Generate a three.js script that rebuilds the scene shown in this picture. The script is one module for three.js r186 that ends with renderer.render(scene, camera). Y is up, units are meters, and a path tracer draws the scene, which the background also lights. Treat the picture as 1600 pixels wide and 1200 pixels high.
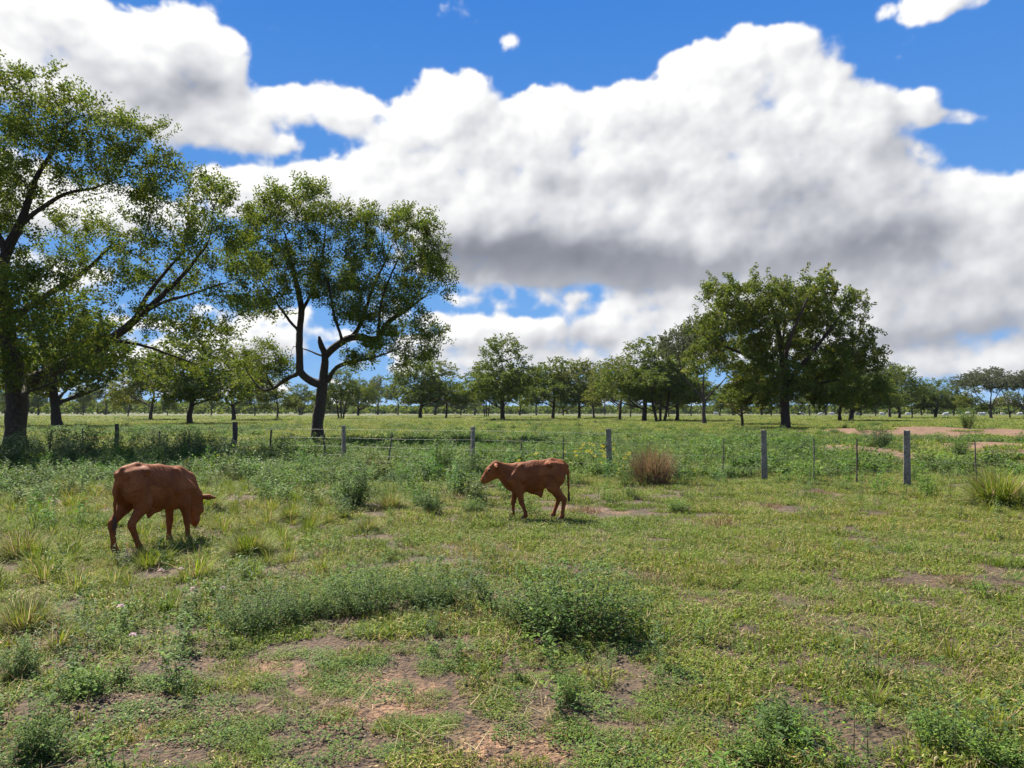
import * as THREE from 'three';

// ---------------------------------------------------------------- camera, sky, sun, exposure
const EXPOSURE = 2.9;
const scene = new THREE.Scene();
const renderer = new THREE.WebGLRenderer({ antialias: true });
renderer.toneMapping = THREE.LinearToneMapping;
renderer.toneMappingExposure = EXPOSURE;
renderer.shadowMap.enabled = true;

const EYE = 1.7, PITCH = Math.atan(43 / 1200);
const camera = new THREE.PerspectiveCamera(2 * Math.atan(0.5) * 180 / Math.PI, 4 / 3, 0.1, 6000);
camera.position.set(0, EYE, 0);
camera.rotation.x = PITCH;

const SUN_AZ = -38 * Math.PI / 180, SUN_EL = 48 * Math.PI / 180;   // behind the scene, up to the left
const sunDir = new THREE.Vector3(Math.sin(SUN_AZ) * Math.cos(SUN_EL), Math.sin(SUN_EL), -Math.cos(SUN_AZ) * Math.cos(SUN_EL));
const sun = new THREE.DirectionalLight(new THREE.Color(1, 0.93, 0.82), 5);
sun.position.copy(sunDir).multiplyScalar(120).add(new THREE.Vector3(0, 0, -40));
sun.target.position.set(0, 0, -40);
sun.castShadow = true;
sun.shadow.mapSize.set(4096, 4096);
Object.assign(sun.shadow.camera, { left: -70, right: 70, top: 70, bottom: -70, near: 1, far: 260 });
scene.add(sun, sun.target);

// random numbers and noise
function rng(seed) {
  let s = seed >>> 0;
  const f = () => { s = (s + 0x6d2b79f5) | 0; let t = Math.imul(s ^ (s >>> 15), 1 | s); t = (t + Math.imul(t ^ (t >>> 7), 61 | t)) ^ t; return ((t ^ (t >>> 14)) >>> 0) / 4294967296; };
  f.r = (a, b) => a + (b - a) * f();
  f.n = () => (f() + f() + f() - 1.5) * 1.1;
  f.i = (n) => Math.floor(f() * n);
  return f;
}
const PERM = new Uint8Array(512), GX = new Float32Array(256), GY = new Float32Array(256);
{ const r = rng(77), p = [...Array(256).keys()];
  for (let i = 255; i > 0; i--) { const j = r.i(i + 1); [p[i], p[j]] = [p[j], p[i]]; }
  for (let i = 0; i < 512; i++) PERM[i] = p[i & 255];
  for (let i = 0; i < 256; i++) { const a = r() * 6.2831853; GX[i] = Math.cos(a); GY[i] = Math.sin(a); } }
function noise2(x, y) {   // gradient noise, about -0.7 .. 0.7
  const xf = Math.floor(x), yf = Math.floor(y), X = xf & 255, Y = yf & 255, dx = x - xf, dy = y - yf;
  const a = PERM[PERM[X] + Y], b = PERM[PERM[X + 1] + Y], c = PERM[PERM[X] + Y + 1], d = PERM[PERM[X + 1] + Y + 1];
  const u = dx * dx * dx * (dx * (dx * 6 - 15) + 10), v = dy * dy * dy * (dy * (dy * 6 - 15) + 10);
  const n0 = GX[a] * dx + GY[a] * dy, n1 = GX[b] * (dx - 1) + GY[b] * dy, n2 = GX[c] * dx + GY[c] * (dy - 1), n3 = GX[d] * (dx - 1) + GY[d] * (dy - 1);
  const m0 = n0 + (n1 - n0) * u, m1 = n2 + (n3 - n2) * u;
  return m0 + (m1 - m0) * v;
}
function fbm(x, y, oct) { let s = 0, a = 0.5; for (let i = 0; i < oct; i++) { s += a * noise2(x, y); x = x * 2.03 + 17.3; y = y * 2.03 - 9.1; a *= 0.5; } return s; }
function puff(x, y, oct) { let s = 0, a = 0.5; for (let i = 0; i < oct; i++) { s += a * Math.abs(noise2(x, y)); x = x * 2.1 + 31.7; y = y * 2.1 + 11.9; a *= 0.5; } return s; }   // round lumps, sharp valleys
const clamp = (v, a = 0, b = 1) => v < a ? a : v > b ? b : v;
const smooth = (a, b, v) => { v = clamp((v - a) / (b - a)); return v * v * (3 - 2 * v); };
const lerp = (a, b, t) => a + (b - a) * t;

// the sky: blue air and cumulus banks; azimuth in degrees to the right of the view, elevation in degrees
const CLOUDS = [ // azimuth, elevation, half width, half height in degrees, weight
  [-33.1, 22.8, 4.1, 3.8, 1], [-29.9, 21.3, 5.1, 2.2, 1], [-26.4, 23.3, 3.9, 2.0, 1], [-23.4, 24.0, 3.3, 2.1, 1], [-21.5, 23.1, 2.1, 1.9, 1],
  [-20.8, 21.3, 2.1, 1.6, 1], [-24.9, 20.3, 6.0, 2.0, 1], [-21.6, 18.9, 4.6, 1.5, 0.9], [-18.2, 18.5, 2.2, 0.8, 0.8], [-13.3, 21.4, 2.7, 1.5, 0.95],
  [-11.5, 20.3, 1.9, 1.1, 0.8], [-15.6, 21.2, 2.2, 1.2, 0.8], [-17.4, 20.7, 1.8, 1.2, 0.7], [-5.3, 22.1, 2.6, 1.8, 1], [-3.4, 21.9, 2.4, 1.9, 1],
  [-7.2, 20.3, 2.9, 1.9, 0.95], [-8.6, 19.0, 1.9, 1.3, 0.8], [1.0, 20.9, 5.3, 1.7, 1], [6.7, 21.2, 4.8, 1.7, 1], [10.5, 22.1, 1.9, 1.2, 0.95],
  [9.6, 20.2, 3.8, 1.7, 1], [13.8, 24.0, 2.5, 1.2, 0.75], [17.0, 24.7, 3.1, 1.2, 0.85], [20.0, 24.3, 2.6, 1.3, 0.85], [16.5, 22.2, 5.3, 2.0, 0.95],
  [21.7, 22.3, 2.5, 1.6, 0.75], [24.5, 20.2, 2.4, 1.4, 0.85], [27.3, 19.5, 2.1, 1.0, 0.8], [29.7, 18.6, 1.6, 0.5, 0.65], [31.5, 18.1, 0.8, 0.3, 0.45],
  [0.0, 17.9, 11.4, 2.7, 1], [11.9, 18.4, 11.9, 3.4, 1], [21.6, 17.5, 5.4, 2.7, 1], [25.7, 17.2, 2.0, 1.2, 0.8], [26.8, 14.4, 4.2, 1.8, 1],
  [31.2, 13.2, 3.9, 1.5, 1], [33.9, 12.7, 2.7, 1.5, 1], [-9.6, 16.3, 5.1, 1.5, 0.9], [-5.8, 16.0, 6.7, 2.2, 1], [-14.2, 16.5, 4.1, 1.1, 0.85],
  [-18.6, 15.9, 3.9, 1.2, 0.9], [-16.8, 14.6, 5.3, 1.3, 0.8], [2.4, 14.3, 11.4, 3.2, 1], [15.0, 13.4, 11.5, 4.0, 1], [26.7, 11.1, 8.4, 3.3, 1],
  [-1.9, 12.0, 5.3, 2.3, 1], [4.8, 10.5, 10.4, 1.4, 1], [30.4, 7.1, 7.9, 2.5, 0.9], [17.7, 8.8, 7.8, 2.2, 0.9], [33.2, 8.9, 4.0, 3.1, 1],
  [-19.3, 4.9, 3.8, 1.4, 0.85], [-16.3, 6.1, 3.1, 1.0, 0.6], [-0.5, 5.2, 5.3, 1.7, 0.9], [7.1, 6.3, 5.2, 1.5, 0.8], [3.8, 8.2, 7.6, 0.7, 0.65],
  [-3.8, 6.8, 2.9, 0.8, 0.5], [11.3, 5.8, 3.7, 1.6, 0.8], [-4.8, 3.5, 4.3, 1.0, 0.6], [4.8, 3.7, 8.0, 1.1, 0.75], [28.5, 3.5, 6.6, 1.3, 0.8],
  [14.1, 3.8, 4.5, 1.2, 0.6], [22.7, 5.4, 5.7, 1.8, 0.8], [-4.5, 27.9, 1.4, 0.8, 0.36], [-3.2, 27.3, 0.9, 0.5, 0.3], [-0.7, 26.5, 1.3, 0.6, 0.34],
  [0.1, 25.7, 0.8, 0.5, 0.3], [29.6, 25.4, 4.0, 0.9, 0.62], [28.9, 24.9, 1.5, 0.7, 0.5], [-28.7, 13.0, 7.4, 1.6, 0.85], [-31.8, 9.0, 3.8, 1.2, 0.7],
  [-24.7, 3.6, 5.9, 1.0, 0.7], [-32.9, 13.6, 3.1, 2.3, 0.8], [-26.6, 1.4, 7.6, 0.5, 0.4], [9.5, 1.8, 13.7, 0.5, 0.3], [32.4, 3.3, 2.7, 1.2, 0.6],
];
const DARK_BASES = [ // azimuth, elevation, half width, half height in degrees, weight
  [-22.7, 21.4, 2.3, 1.0, 0.6], [-25.3, 20.2, 2.8, 0.9, 0.3], [-27.7, 21.4, 3.4, 0.9, 0.2], [2.9, 11.7, 7.2, 1.7, 1], [-1.4, 11.3, 4.3, 1.4, 0.9],
  [7.6, 10.6, 5.2, 1.1, 1], [-4.8, 11.5, 1.9, 1.1, 0.5], [12.3, 9.9, 3.7, 1.1, 0.6], [20.3, 14.3, 4.7, 1.9, 0.5], [24.0, 11.0, 5.6, 1.8, 0.6],
  [28.3, 11.4, 3.4, 1.4, 0.5], [30.4, 8.3, 5.7, 1.1, 0.25], [18.5, 10.0, 5.6, 1.3, 0.35], [3.4, 16.7, 1.9, 0.8, 0.5], [-3.4, 20.7, 1.2, 0.5, 0.25],
  [10.0, 16.5, 2.8, 0.9, 0.3], [4.8, 5.4, 2.9, 1.0, 0.5], [28.1, 5.2, 6.0, 0.9, 0.35], [-4.8, 4.7, 2.8, 0.7, 0.3], [-18.5, 4.3, 2.6, 0.8, 0.35],
  [32.4, 5.0, 3.4, 0.8, 0.4], [26.1, 17.4, 3.5, 1.0, 0.3], [15.1, 19.8, 4.1, 1.3, 0.15],
];
function makeSky() {
  const W = 4096, H = 2048, H2 = H / 2, data = new Float32Array(W * H * 4);
  const D = new Float32Array(W * H2), A = new Float32Array(W * H2), B = new Float32Array(W * H2);
  // 1. banks: where clouds stand (soft ellipses in the part seen, a drift of the same kind of banks all round)
  for (let j = 0; j < H2; j++) {
    const el = (j + 0.5) / H2 * 90;
    for (let i = 0; i < W; i++) {
      let az = ((i + 0.5) / W - 0.5) * 360 + 90; if (az > 180) az -= 360;
      const away = Math.max(smooth(33, 42, Math.abs(az)), smooth(27, 33, el));
      // noise runs on a dome-like plane so that the clouds get smaller towards the horizon and close up without a seam
      const ph = az * Math.PI / 180, flat = 1 + 1.2 * Math.exp(-el / 5);
      const dirx = Math.cos(el * Math.PI / 180) * Math.sin(ph), diry = Math.sin(el * Math.PI / 180), dirz = -Math.cos(el * Math.PI / 180) * Math.cos(ph);
      // cube-like chart: front sector by angle, elsewhere by the direction on a plane (blended)
      const px = dirx / (diry + 0.35), pz = dirz / (diry + 0.35);
      let n1, n2, n3 = 0;
      if (away < 1) {
        const s = flat, wx = fbm(az * 0.16, el * 0.16 * s, 2) * 2.4, wy = fbm(az * 0.16 + 40, el * 0.16 * s + 40, 2) * 2.4;
        n1 = puff((az + wx * 0.6) * 0.20, (el + wy * 0.6) * 0.26 * s, 6) * 1.5 - 0.33;
        n3 = fbm(az * 0.5 + 3, el * 0.7 * s, 6) * 1.3 + (puff(az * 0.42 + 20, el * 0.6 * s, 5) - 0.2) * 0.9;
        n2 = fbm((az + wx) * 0.30, (el + wy) * 0.42 * s, 7);
      }
      let m1 = 0, m2 = 0, mb = 0;
      if (away > 0) {
        m1 = puff(px * 4 + 50, pz * 4 + 50, 4) * 1.5 - 0.33; m2 = fbm(px * 6, pz * 6, 5);
        mb = 0.36 + fbm(px * 1.5 + 9, pz * 1.5 + 4, 3) * 2.4;
      }
      let b = 0, dk = 0;
      if (away < 1) {
        for (const [ca, ce, ra, re, w] of CLOUDS) {
          const u = (az - ca) / ra, v = (el - ce) / re, d = u * u + v * v;
          if (d < 5) { const t = w * Math.exp(-d * d * 0.5); b = b + t - b * t; }
        }
        for (const [ca, ce, ra, re, w] of DARK_BASES) {
          const u = (az - ca + n2 * 3) / ra, v = (el - ce + n2 * 1.6) / re, d = u * u + v * v;
          if (d < 6) { const t = w * Math.exp(-d * 0.9); dk = dk + t - dk * t; }
        }
      }
      if (away < 1 && el < 13) b = b + (1 - b) * smooth(11, 5, el) * clamp(0.46 + 1.3 * fbm(az * 0.07 + 60, el * 0.6, 3)) * 0.75;
      const k = j * W + i;
      B[k] = lerp(dk, smooth(0.5, 1.1, mb) * 0.55, away);
      const n = away <= 0 ? n1 * 0.95 + n2 * 0.75 : away >= 1 ? m1 * 0.95 + m2 * 0.75 : lerp(n1, m1, away) * 0.95 + lerp(n2, m2, away) * 0.75;
      D[k] = lerp(b * 1.0 - 0.42, mb - 0.34, away) + n * lerp(lerp(0.85, 0.5, smooth(0.75, 1, b)), 0.95, away);
      A[k] = n3 * (1 - away); D[k] += n3 * 0.42 * (1 - away) * (1 - 0.75 * smooth(0.6, 1, b));
    }
  }
  // a softened copy carries the shading, so that the lumps read as rounded
  const soft = (src, n) => { const out = new Float32Array(src.length), tmp = new Float32Array(src.length), q = 2 * n + 1;
    for (let j = 0; j < H2; j++) { let s = 0; const o = j * W; for (let i = -n; i <= n; i++) s += src[o + (i + W) % W]; for (let i = 0; i < W; i++) { tmp[o + i] = s / q; s += src[o + (i + n + 1) % W] - src[o + (i - n + W) % W]; } }
    for (let i = 0; i < W; i++) { let s = 0; for (let j = -n; j <= n; j++) s += tmp[clamp(j, 0, H2 - 1) * W + i]; for (let j = 0; j < H2; j++) { out[j * W + i] = s / q; s += tmp[clamp(j + n + 1, 0, H2 - 1) * W + i] - tmp[clamp(j - n, 0, H2 - 1) * W + i]; } }
    return out; };
  const S2 = soft(soft(D, 2), 2), S = soft(soft(D, 7), 7), DB = soft(B, 6);
  // 2. light: thickness towards the sun shades the cloud, relief gives the lumps
  const sunAz = SUN_AZ * 180 / Math.PI, sunEl = SUN_EL * 180 / Math.PI, pd = W / 360, pe = H2 / 90;
  const at = (x, y) => S[clamp(Math.round(y), 0, H2 - 1) * W + ((Math.round(x) % W) + W) % W];
  for (let j = 0; j < H2; j++) {
    const el = (j + 0.5) / H2 * 90, ce = Math.max(0.2, Math.cos(el * Math.PI / 180));
    for (let i = 0; i < W; i++) {
      let az = ((i + 0.5) / W - 0.5) * 360 + 90; if (az > 180) az -= 360;
      const k = j * W + i, d = D[k], fine = d - S[k];
      let da = sunAz - az; if (da > 180) da -= 360; if (da < -180) da += 360;
      let sx = da * ce, sy = sunEl - el; const l = Math.hypot(sx, sy) || 1; sx /= l; sy /= l;
      // air
      const t = Math.pow(clamp(el / 34), 0.75), hz = Math.exp(-el / 3.5);
      let r = lerp(0.22, 0.036, t) + 0.16 * hz, g = lerp(0.50, 0.205, t) + 0.12 * hz, bl = lerp(0.92, 0.69, t);
      const at2 = (x, y) => S2[clamp(Math.round(y), 0, H2 - 1) * W + ((Math.round(x) % W) + W) % W];
      const edge = S[k] - at(i + sx * 0.9 * pd / ce, j + sy * 0.9 * pe), cover = Math.pow(smooth(-0.10, lerp(0.46, 0.22, smooth(-0.05, 0.18, edge)), d + fine * 0.3), 1.15);
      if (cover > 0) {
        let th = 0;
        for (let s = 1; s <= 7; s++) { const q = s * 0.55; th += clamp(at(i + sx * q * pd / ce, j + sy * q * pe) * 1.2, 0, 0.9); }
        const here = S[k], rel = (here - at(i + sx * 0.6 * pd / ce, j + sy * 0.6 * pe)) * 0.5 + (here - at(i + sx * 1.6 * pd / ce, j + sy * 1.6 * pe)) * 0.3 + (d - here) * 0.08, lump = S2[k] - at2(i + sx * 0.35 * pd / ce, j + sy * 0.35 * pe);
        let lit = 1.045 - 0.018 * th + clamp(rel * 0.36, -0.10, 0.09) + clamp(lump * 0.5, -0.09, 0.07) * smooth(0.0, 0.3, d);
        lit -= 0.48 * DB[k] * smooth(0.0, 0.4, S[k]);
        lit -= 0.06 * smooth(14, 3, el);
        lit += clamp(A[k] * 0.10, -0.07, 0.05) * smooth(0.0, 0.4, d);
        const floor = lerp(0.60, 0.48, smooth(9.5, 12, el)); if (lit < floor + 0.1) lit = floor + 0.1 + (lit - floor - 0.1) * 0.35;
        lit = Math.min(lit, 1.04);
        const c = lit * lit * 0.97, dim = 1 - lit;
        r = lerp(r, c * (1 - 0.26 * dim), cover); g = lerp(g, c * (1 - 0.14 * dim), cover); bl = lerp(bl, c * (1 + 0.20 * dim), cover);
      }
      const o = ((j + H2) * W + i) * 4;
      data[o] = r / EXPOSURE; data[o + 1] = g / EXPOSURE; data[o + 2] = bl / EXPOSURE; data[o + 3] = 1;
    }
  }
  for (let j = 0; j < H2; j++) for (let i = 0; i < W; i++) { const o = (j * W + i) * 4; data[o] = 0.22 / EXPOSURE; data[o + 1] = 0.27 / EXPOSURE; data[o + 2] = 0.30 / EXPOSURE; data[o + 3] = 1; }
  const tex = new THREE.DataTexture(data, W, H, THREE.RGBAFormat, THREE.FloatType);
  tex.mapping = THREE.EquirectangularReflectionMapping; tex.magFilter = THREE.LinearFilter; tex.needsUpdate = true;
  return tex;
}
const skyTexture = makeSky();
scene.background = skyTexture;
scene.environment = skyTexture;

// ---------------------------------------------------------------- helpers
const CP = Math.cos(PITCH), SP = Math.sin(PITCH);
// a point seen at picture place (px, py of 1600 x 1200) at so many metres ahead
function at3(px, py, depth) {
  const u = (px - 800) / 1200, v = (600 - py) / 1200, f = CP - v * SP;
  return new THREE.Vector3(u / f * depth, EYE + (v * CP + SP) / f * depth, -depth);
}
// the ground point there
function atG(px, py) { const v = (600 - py) / 1200, depth = -EYE * (CP - v * SP) / (v * CP + SP); return at3(px, py, depth); }
const used = new Map();
function numbered(name) { const n = used.get(name) || 0; used.set(name, n + 1); return n ? name + '_' + String(n).padStart(3, '0') : name; }
function thing(name, label, category, x, y, z, group) {
  const o = new THREE.Group(); o.name = numbered(name); o.position.set(x, y, z);
  o.userData = { label, category }; if (group) o.userData.group = group;
  scene.add(o); return o;
}
function shade(o) { o.castShadow = o.receiveShadow = true; return o; }
function part(name, geometry, material, parent, stuff) {
  const m = shade(new THREE.Mesh(geometry, material)); m.name = name; parent.add(m);
  if (stuff) m.userData.kind = 'stuff'; return m;
}
const rgb = (r, g, b) => new THREE.Color().setRGB(r, g, b);
const V3 = (x, y, z) => new THREE.Vector3(x, y, z);

class MB {   // collects triangles
  constructor() { this.p = []; this.n = []; this.u = []; this.c = []; this.i = []; this.hasN = false; }
  v(x, y, z, c) { this.p.push(x, y, z); if (c) this.c.push(c[0], c[1], c[2]); return this.p.length / 3 - 1; }
  tri(a, b, c) { this.i.push(a, b, c); }
  geo() {
    const g = new THREE.BufferGeometry();
    g.setAttribute('position', new THREE.Float32BufferAttribute(this.p, 3));
    if (this.n.length) g.setAttribute('normal', new THREE.Float32BufferAttribute(this.n, 3));
    if (this.u.length) g.setAttribute('uv', new THREE.Float32BufferAttribute(this.u, 2));
    if (this.c.length) g.setAttribute('color', new THREE.Float32BufferAttribute(this.c, 3));
    g.setIndex(this.i); return g;
  }
  // a leaf: base point, direction, side, length, width, fold
  leaf(b, d, s, len, wid, c, fold = 0.25) {
    const nx = d.y * s.z - d.z * s.y, ny = d.z * s.x - d.x * s.z, nz = d.x * s.y - d.y * s.x, w = wid / 2, m = len * 0.45, h = wid * fold;
    const a = this.v(b.x, b.y, b.z, c), t = this.v(b.x + d.x * len - nx * h * 0.6, b.y + d.y * len - ny * h * 0.6 - len * 0.12, b.z + d.z * len - nz * h * 0.6, c);
    const l = this.v(b.x + d.x * m + s.x * w + nx * h, b.y + d.y * m + s.y * w + ny * h, b.z + d.z * m + s.z * w + nz * h, c);
    const r = this.v(b.x + d.x * m - s.x * w + nx * h, b.y + d.y * m - s.y * w + ny * h, b.z + d.z * m - s.z * w + nz * h, c);
    this.tri(a, l, t); this.tri(a, t, r);
  }
  // a grass blade that bends over
  blade(x, y, z, az, tilt, len, wid, bend, c, seg = 2) {
    const ca = Math.cos(az), sa = Math.sin(az); let px = x, py = y, pz = z, t = tilt, w = wid / 2;
    let l = this.v(px - sa * w, py, pz + ca * w, c), r = this.v(px + sa * w, py, pz - ca * w, c);
    for (let k = 1; k <= seg; k++) {
      const q = len / seg; px += Math.sin(t) * ca * q; py += Math.cos(t) * q; pz += Math.sin(t) * sa * q; t += bend / seg;
      if (py < 0.004) py = 0.004;
      if (k === seg) { const e = this.v(px, py, pz, c); this.tri(l, r, e); }
      else { const ww = w * (1 - 0.35 * k / seg), l2 = this.v(px - sa * ww, py, pz + ca * ww, c), r2 = this.v(px + sa * ww, py, pz - ca * ww, c); this.tri(l, r, r2); this.tri(l, r2, l2); l = l2; r = r2; }
    }
  }
  // a tube through points [x, y, z, r]; uv in metres; normals smooth
  tube(pts, sides, c, rough = 0, cap = false) {
    const n = pts.length, T = V3(), N = V3(), Bv = V3(), prev = V3(), first = this.p.length / 3; let along = 0;
    for (let k = 0; k < n; k++) {
      const a = pts[Math.max(0, k - 1)], b = pts[Math.min(n - 1, k + 1)], p = pts[k];
      T.set(b[0] - a[0], b[1] - a[1], b[2] - a[2]).normalize();
      if (k === 0) { N.set(Math.abs(T.y) > 0.9 ? 1 : 0, Math.abs(T.y) > 0.9 ? 0 : 1, 0); } else { N.copy(prev); along += Math.hypot(p[0] - pts[k - 1][0], p[1] - pts[k - 1][1], p[2] - pts[k - 1][2]); }
      N.addScaledVector(T, -N.dot(T)).normalize(); prev.copy(N); Bv.crossVectors(T, N);
      for (let s = 0; s <= sides; s++) {
        const f = s / sides * 6.2831853, cs = Math.cos(f), sn = Math.sin(f);
        const wob = rough && p[3] > 0.05 ? 1 + rough * noise2((s % sides) * 1.7 + k * 0.13, along * 1.3 + 3) + rough * 0.6 * noise2((s % sides) * 3.1, along * 4) : 1, r = p[3] * wob;
        const nx = N.x * cs + Bv.x * sn, ny = N.y * cs + Bv.y * sn, nz = N.z * cs + Bv.z * sn;
        this.v(p[0] + nx * r, p[1] + ny * r, p[2] + nz * r, c); this.n.push(nx, ny, nz); this.u.push(s / sides * Math.max(0.12, 6.28 * pts[0][3]), along);
      }
    }
    const w = sides + 1;
    for (let k = 0; k < n - 1; k++) for (let s = 0; s < sides; s++) { const a = first + k * w + s, b = a + 1, d = a + w, e = d + 1; this.tri(a, b, e); this.tri(a, e, d); }
    if (cap) { const e = pts[n - 1], o = this.v(e[0], e[1], e[2], c); this.n.push(T.x, T.y, T.z); this.u.push(0, along); for (let s = 0; s < sides; s++) this.tri(first + (n - 1) * w + s, first + (n - 1) * w + s + 1, o); }
  }
}
function texture(size, fn, srgb, rep) {
  const d = new Uint8Array(size * size * 4);
  for (let j = 0; j < size; j++) for (let i = 0; i < size; i++) { const c = fn(i / size, j / size, i, j), o = (j * size + i) * 4; d[o] = clamp(c[0]) * 255; d[o + 1] = clamp(c[1]) * 255; d[o + 2] = clamp(c[2]) * 255; d[o + 3] = 255; }
  const t = new THREE.DataTexture(d, size, size); t.wrapS = t.wrapT = THREE.RepeatWrapping; t.magFilter = THREE.LinearFilter; t.minFilter = THREE.LinearMipmapLinearFilter; t.generateMipmaps = true;
  if (srgb) t.colorSpace = THREE.SRGBColorSpace; if (rep) t.repeat.set(rep[0], rep[1]); t.needsUpdate = true; return t;
}
// noise that closes on itself over n periods
function tile(u, v, n, oct) {
  let s = 0, a = 0.5;
  for (let o = 0; o < oct; o++, n *= 2, a *= 0.5) {
    const x = u * n, y = v * n, k = (q, w) => noise2(q + o * 31.3, w + o * 17.7);
    const wx = u, wy = v;
    s += a * ((k(x, y) * (1 - wx) + k(x - n, y) * wx) * (1 - wy) + (k(x, y - n) * (1 - wx) + k(x - n, y - n) * wx) * wy);
  }
  return s;
}

// ---------------------------------------------------------------- ground
const patch = (list) => list.map(([px, py, rx, ry, w]) => { const c = atG(px, py), e = atG(px + rx, py), a = atG(px, py - ry), b = atG(px, py + ry); return [c.x, c.z, Math.abs(e.x - c.x), Math.abs(a.z - b.z) / 2, w]; });
const BANKS = patch([[1340, 680, 60, 5, 0.5], [1450, 679, 90, 5, 0.6], [1565, 681, 70, 5, 0.5], [1340, 707, 44, 8, 0.3], [1570, 704, 70, 8, 0.35]]);   // low earth banks beyond the fence
function relief(x, z) {   // height of the ground
  const d = Math.hypot(x, z), far = smooth(20, 90, d);
  let bank = 0; if (d > 28 && d < 80 && x > 8) for (const [cx, cz, rx, rz, w] of BANKS) { const u = (x - cx) / rx, v = (z - cz) / rz, q = u * u + v * v; if (q < 6) bank = Math.max(bank, w * Math.exp(-q * 0.9)); }
  return bank + 0.05 * fbm(x * 0.22, z * 0.22, 3) * (1 - far * 0.5) + 0.035 * fbm(x * 1.1 + 7, z * 1.1, 3) * (1 - far) + 0.25 * far * fbm(x * 0.02, z * 0.02, 2) * smooth(900, 200, d);
}
// bare earth: picture places turned into ground places once
const EARTH = patch([[445, 1044, 58, 13, 1.1], [560, 1062, 80, 18, 0.75], [650, 1078, 70, 20, 0.7], [480, 1085, 60, 16, 0.45], [780, 1162, 60, 30, 0.85], [850, 1172, 70, 24, 0.6], [620, 1130, 120, 26, 0.4],
  [240, 1058, 40, 12, 0.5], [500, 1120, 140, 26, 0.36], [1080, 1128, 80, 18, 0.5], [300, 1000, 50, 12, 0.4], [420, 1000, 80, 12, 0.45], [700, 1010, 90, 14, 0.36], [930, 1110, 80, 26, 0.42], [1000, 1170, 80, 22, 0.36],
  [1340, 680, 66, 5.5, 1.8], [1450, 679, 95, 5.5, 1.9], [1565, 681, 70, 5.5, 1.8], [1340, 708, 46, 9, 1.6], [1570, 705, 70, 10, 1.6], [1450, 712, 90, 5, 1], [910, 797, 60, 6, 0.7], [990, 800, 40, 5, 0.5], [560, 722, 60, 3, 0.6],
  [1130, 820, 44, 8, 0.5], [1200, 790, 30, 5, 0.5], [1290, 770, 30, 5, 0.5], [1020, 905, 30, 10, 0.55], [1400, 915, 60, 8, 0.5], [1500, 910, 50, 10, 0.5]]);
function earth(x, z) {
  let b = 0;
  for (const [cx, cz, rx, rz, w] of EARTH) { const u = (x - cx) / rx, v = (z - cz) / rz, d = u * u + v * v; if (d < 6) { const t = w * Math.exp(-d * 0.8); b = b + t - b * t * 0.6; } }
  return clamp(b * (0.72 + 2.0 * fbm(x * 1.7, z * 1.7, 3)) + (b > 0.05 ? 0.5 * fbm(x * 5 + 3, z * 5, 2) : 0) + 0.25 * Math.max(0, fbm(x * 0.5 + 20, z * 0.5, 4) - 0.26));
}
const soilFine = texture(1024, (u, v) => {
  const a = tile(u, v, 6, 5), b = tile(u + 0.37, v + 0.11, 40, 4), k = 0.74 + a * 0.5 + b * 0.8 + (b > 0.22 ? 0.2 : 0) - (b < -0.2 ? 0.2 : 0);
  return [k, k * (0.985 + b * 0.05), k * (0.96 + a * 0.12)];
}, true);
const soilBump = texture(1024, (u, v) => { const b = 0.5 + tile(u, v, 9, 4) * 0.5 + tile(u + 0.2, v, 60, 4) * 0.8; return [b, b, b]; });
{
  const angles = []; for (let k = 0; k <= 330; k++) angles.push(-60 + k * 120 / 330); for (let k = 1; k < 40; k++) angles.push(60 + k * 6);
  const m = new MB(), NA = angles.length, radii = [0.3]; while (radii[radii.length - 1] < 3200) radii.push(radii[radii.length - 1] * 1.024 + 0.01);
  for (const r of radii) for (const a of angles) {
    const x = Math.sin(a * Math.PI / 180) * r, z = -Math.cos(a * Math.PI / 180) * r, e = r < 90 ? earth(x, z) : 0;
    const h = relief(x, z) - (r < 40 ? 0.012 * e : 0);
    const n1 = fbm(x * 0.06, z * 0.06, 4), n2 = fbm(x * 0.9, z * 0.9, 3), n3 = fbm(x * 0.012 + 5, z * 0.03, 3);
    const g = clamp(0.5 + n1 * 1.2 + n2 * 0.5), w = clamp(0.5 + n3 * 2);
    const far = smooth(70, 160, r), gr = lerp(lerp(0.085, 0.13, g), lerp(0.075, 0.11, g), far), gg = lerp(lerp(0.056, 0.07, w), lerp(0.10, 0.12, w), far), gb = lerp(0.028, 0.02, far), q = smooth(0.25, 0.6, e), red = clamp(0.5 + n2);
    m.v(x, h, z, [lerp(gr, lerp(0.30, 0.22, red), q), lerp(gg, lerp(0.175, 0.115, red), q), lerp(gb, lerp(0.098, 0.058, red), q)]);
    m.u.push(x / 1.9, z / 1.9);
  }
  for (let k = 0; k < radii.length - 1; k++) for (let a = 0; a < NA; a++) { const b = (a + 1) % NA, p = k * NA + a, q = k * NA + b, r = p + NA, s = q + NA; m.tri(p, q, s); m.tri(p, s, r); }
  const c = m.v(0, 0, 0, [0.12, 0.11, 0.045]); m.u.push(0, 0); for (let a = 0; a < NA; a++) m.tri(c, (a + 1) % NA, a);
  const g = m.geo(); g.computeVertexNormals();
  if (g.attributes.normal.getY(5000) < 0) { const ix = g.index.array; for (let k = 0; k < ix.length; k += 3) { const t = ix[k]; ix[k] = ix[k + 1]; ix[k + 1] = t; } g.computeVertexNormals(); }
  const ground = shade(new THREE.Mesh(g, new THREE.MeshStandardMaterial({ vertexColors: true, map: soilFine, bumpMap: soilBump, bumpScale: 0.045, roughness: 0.95 })));
  ground.name = 'ground'; ground.userData = { kind: 'structure', label: 'flat green pasture with patches of bare reddish earth', category: 'ground' };
  scene.add(ground);
}

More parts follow.
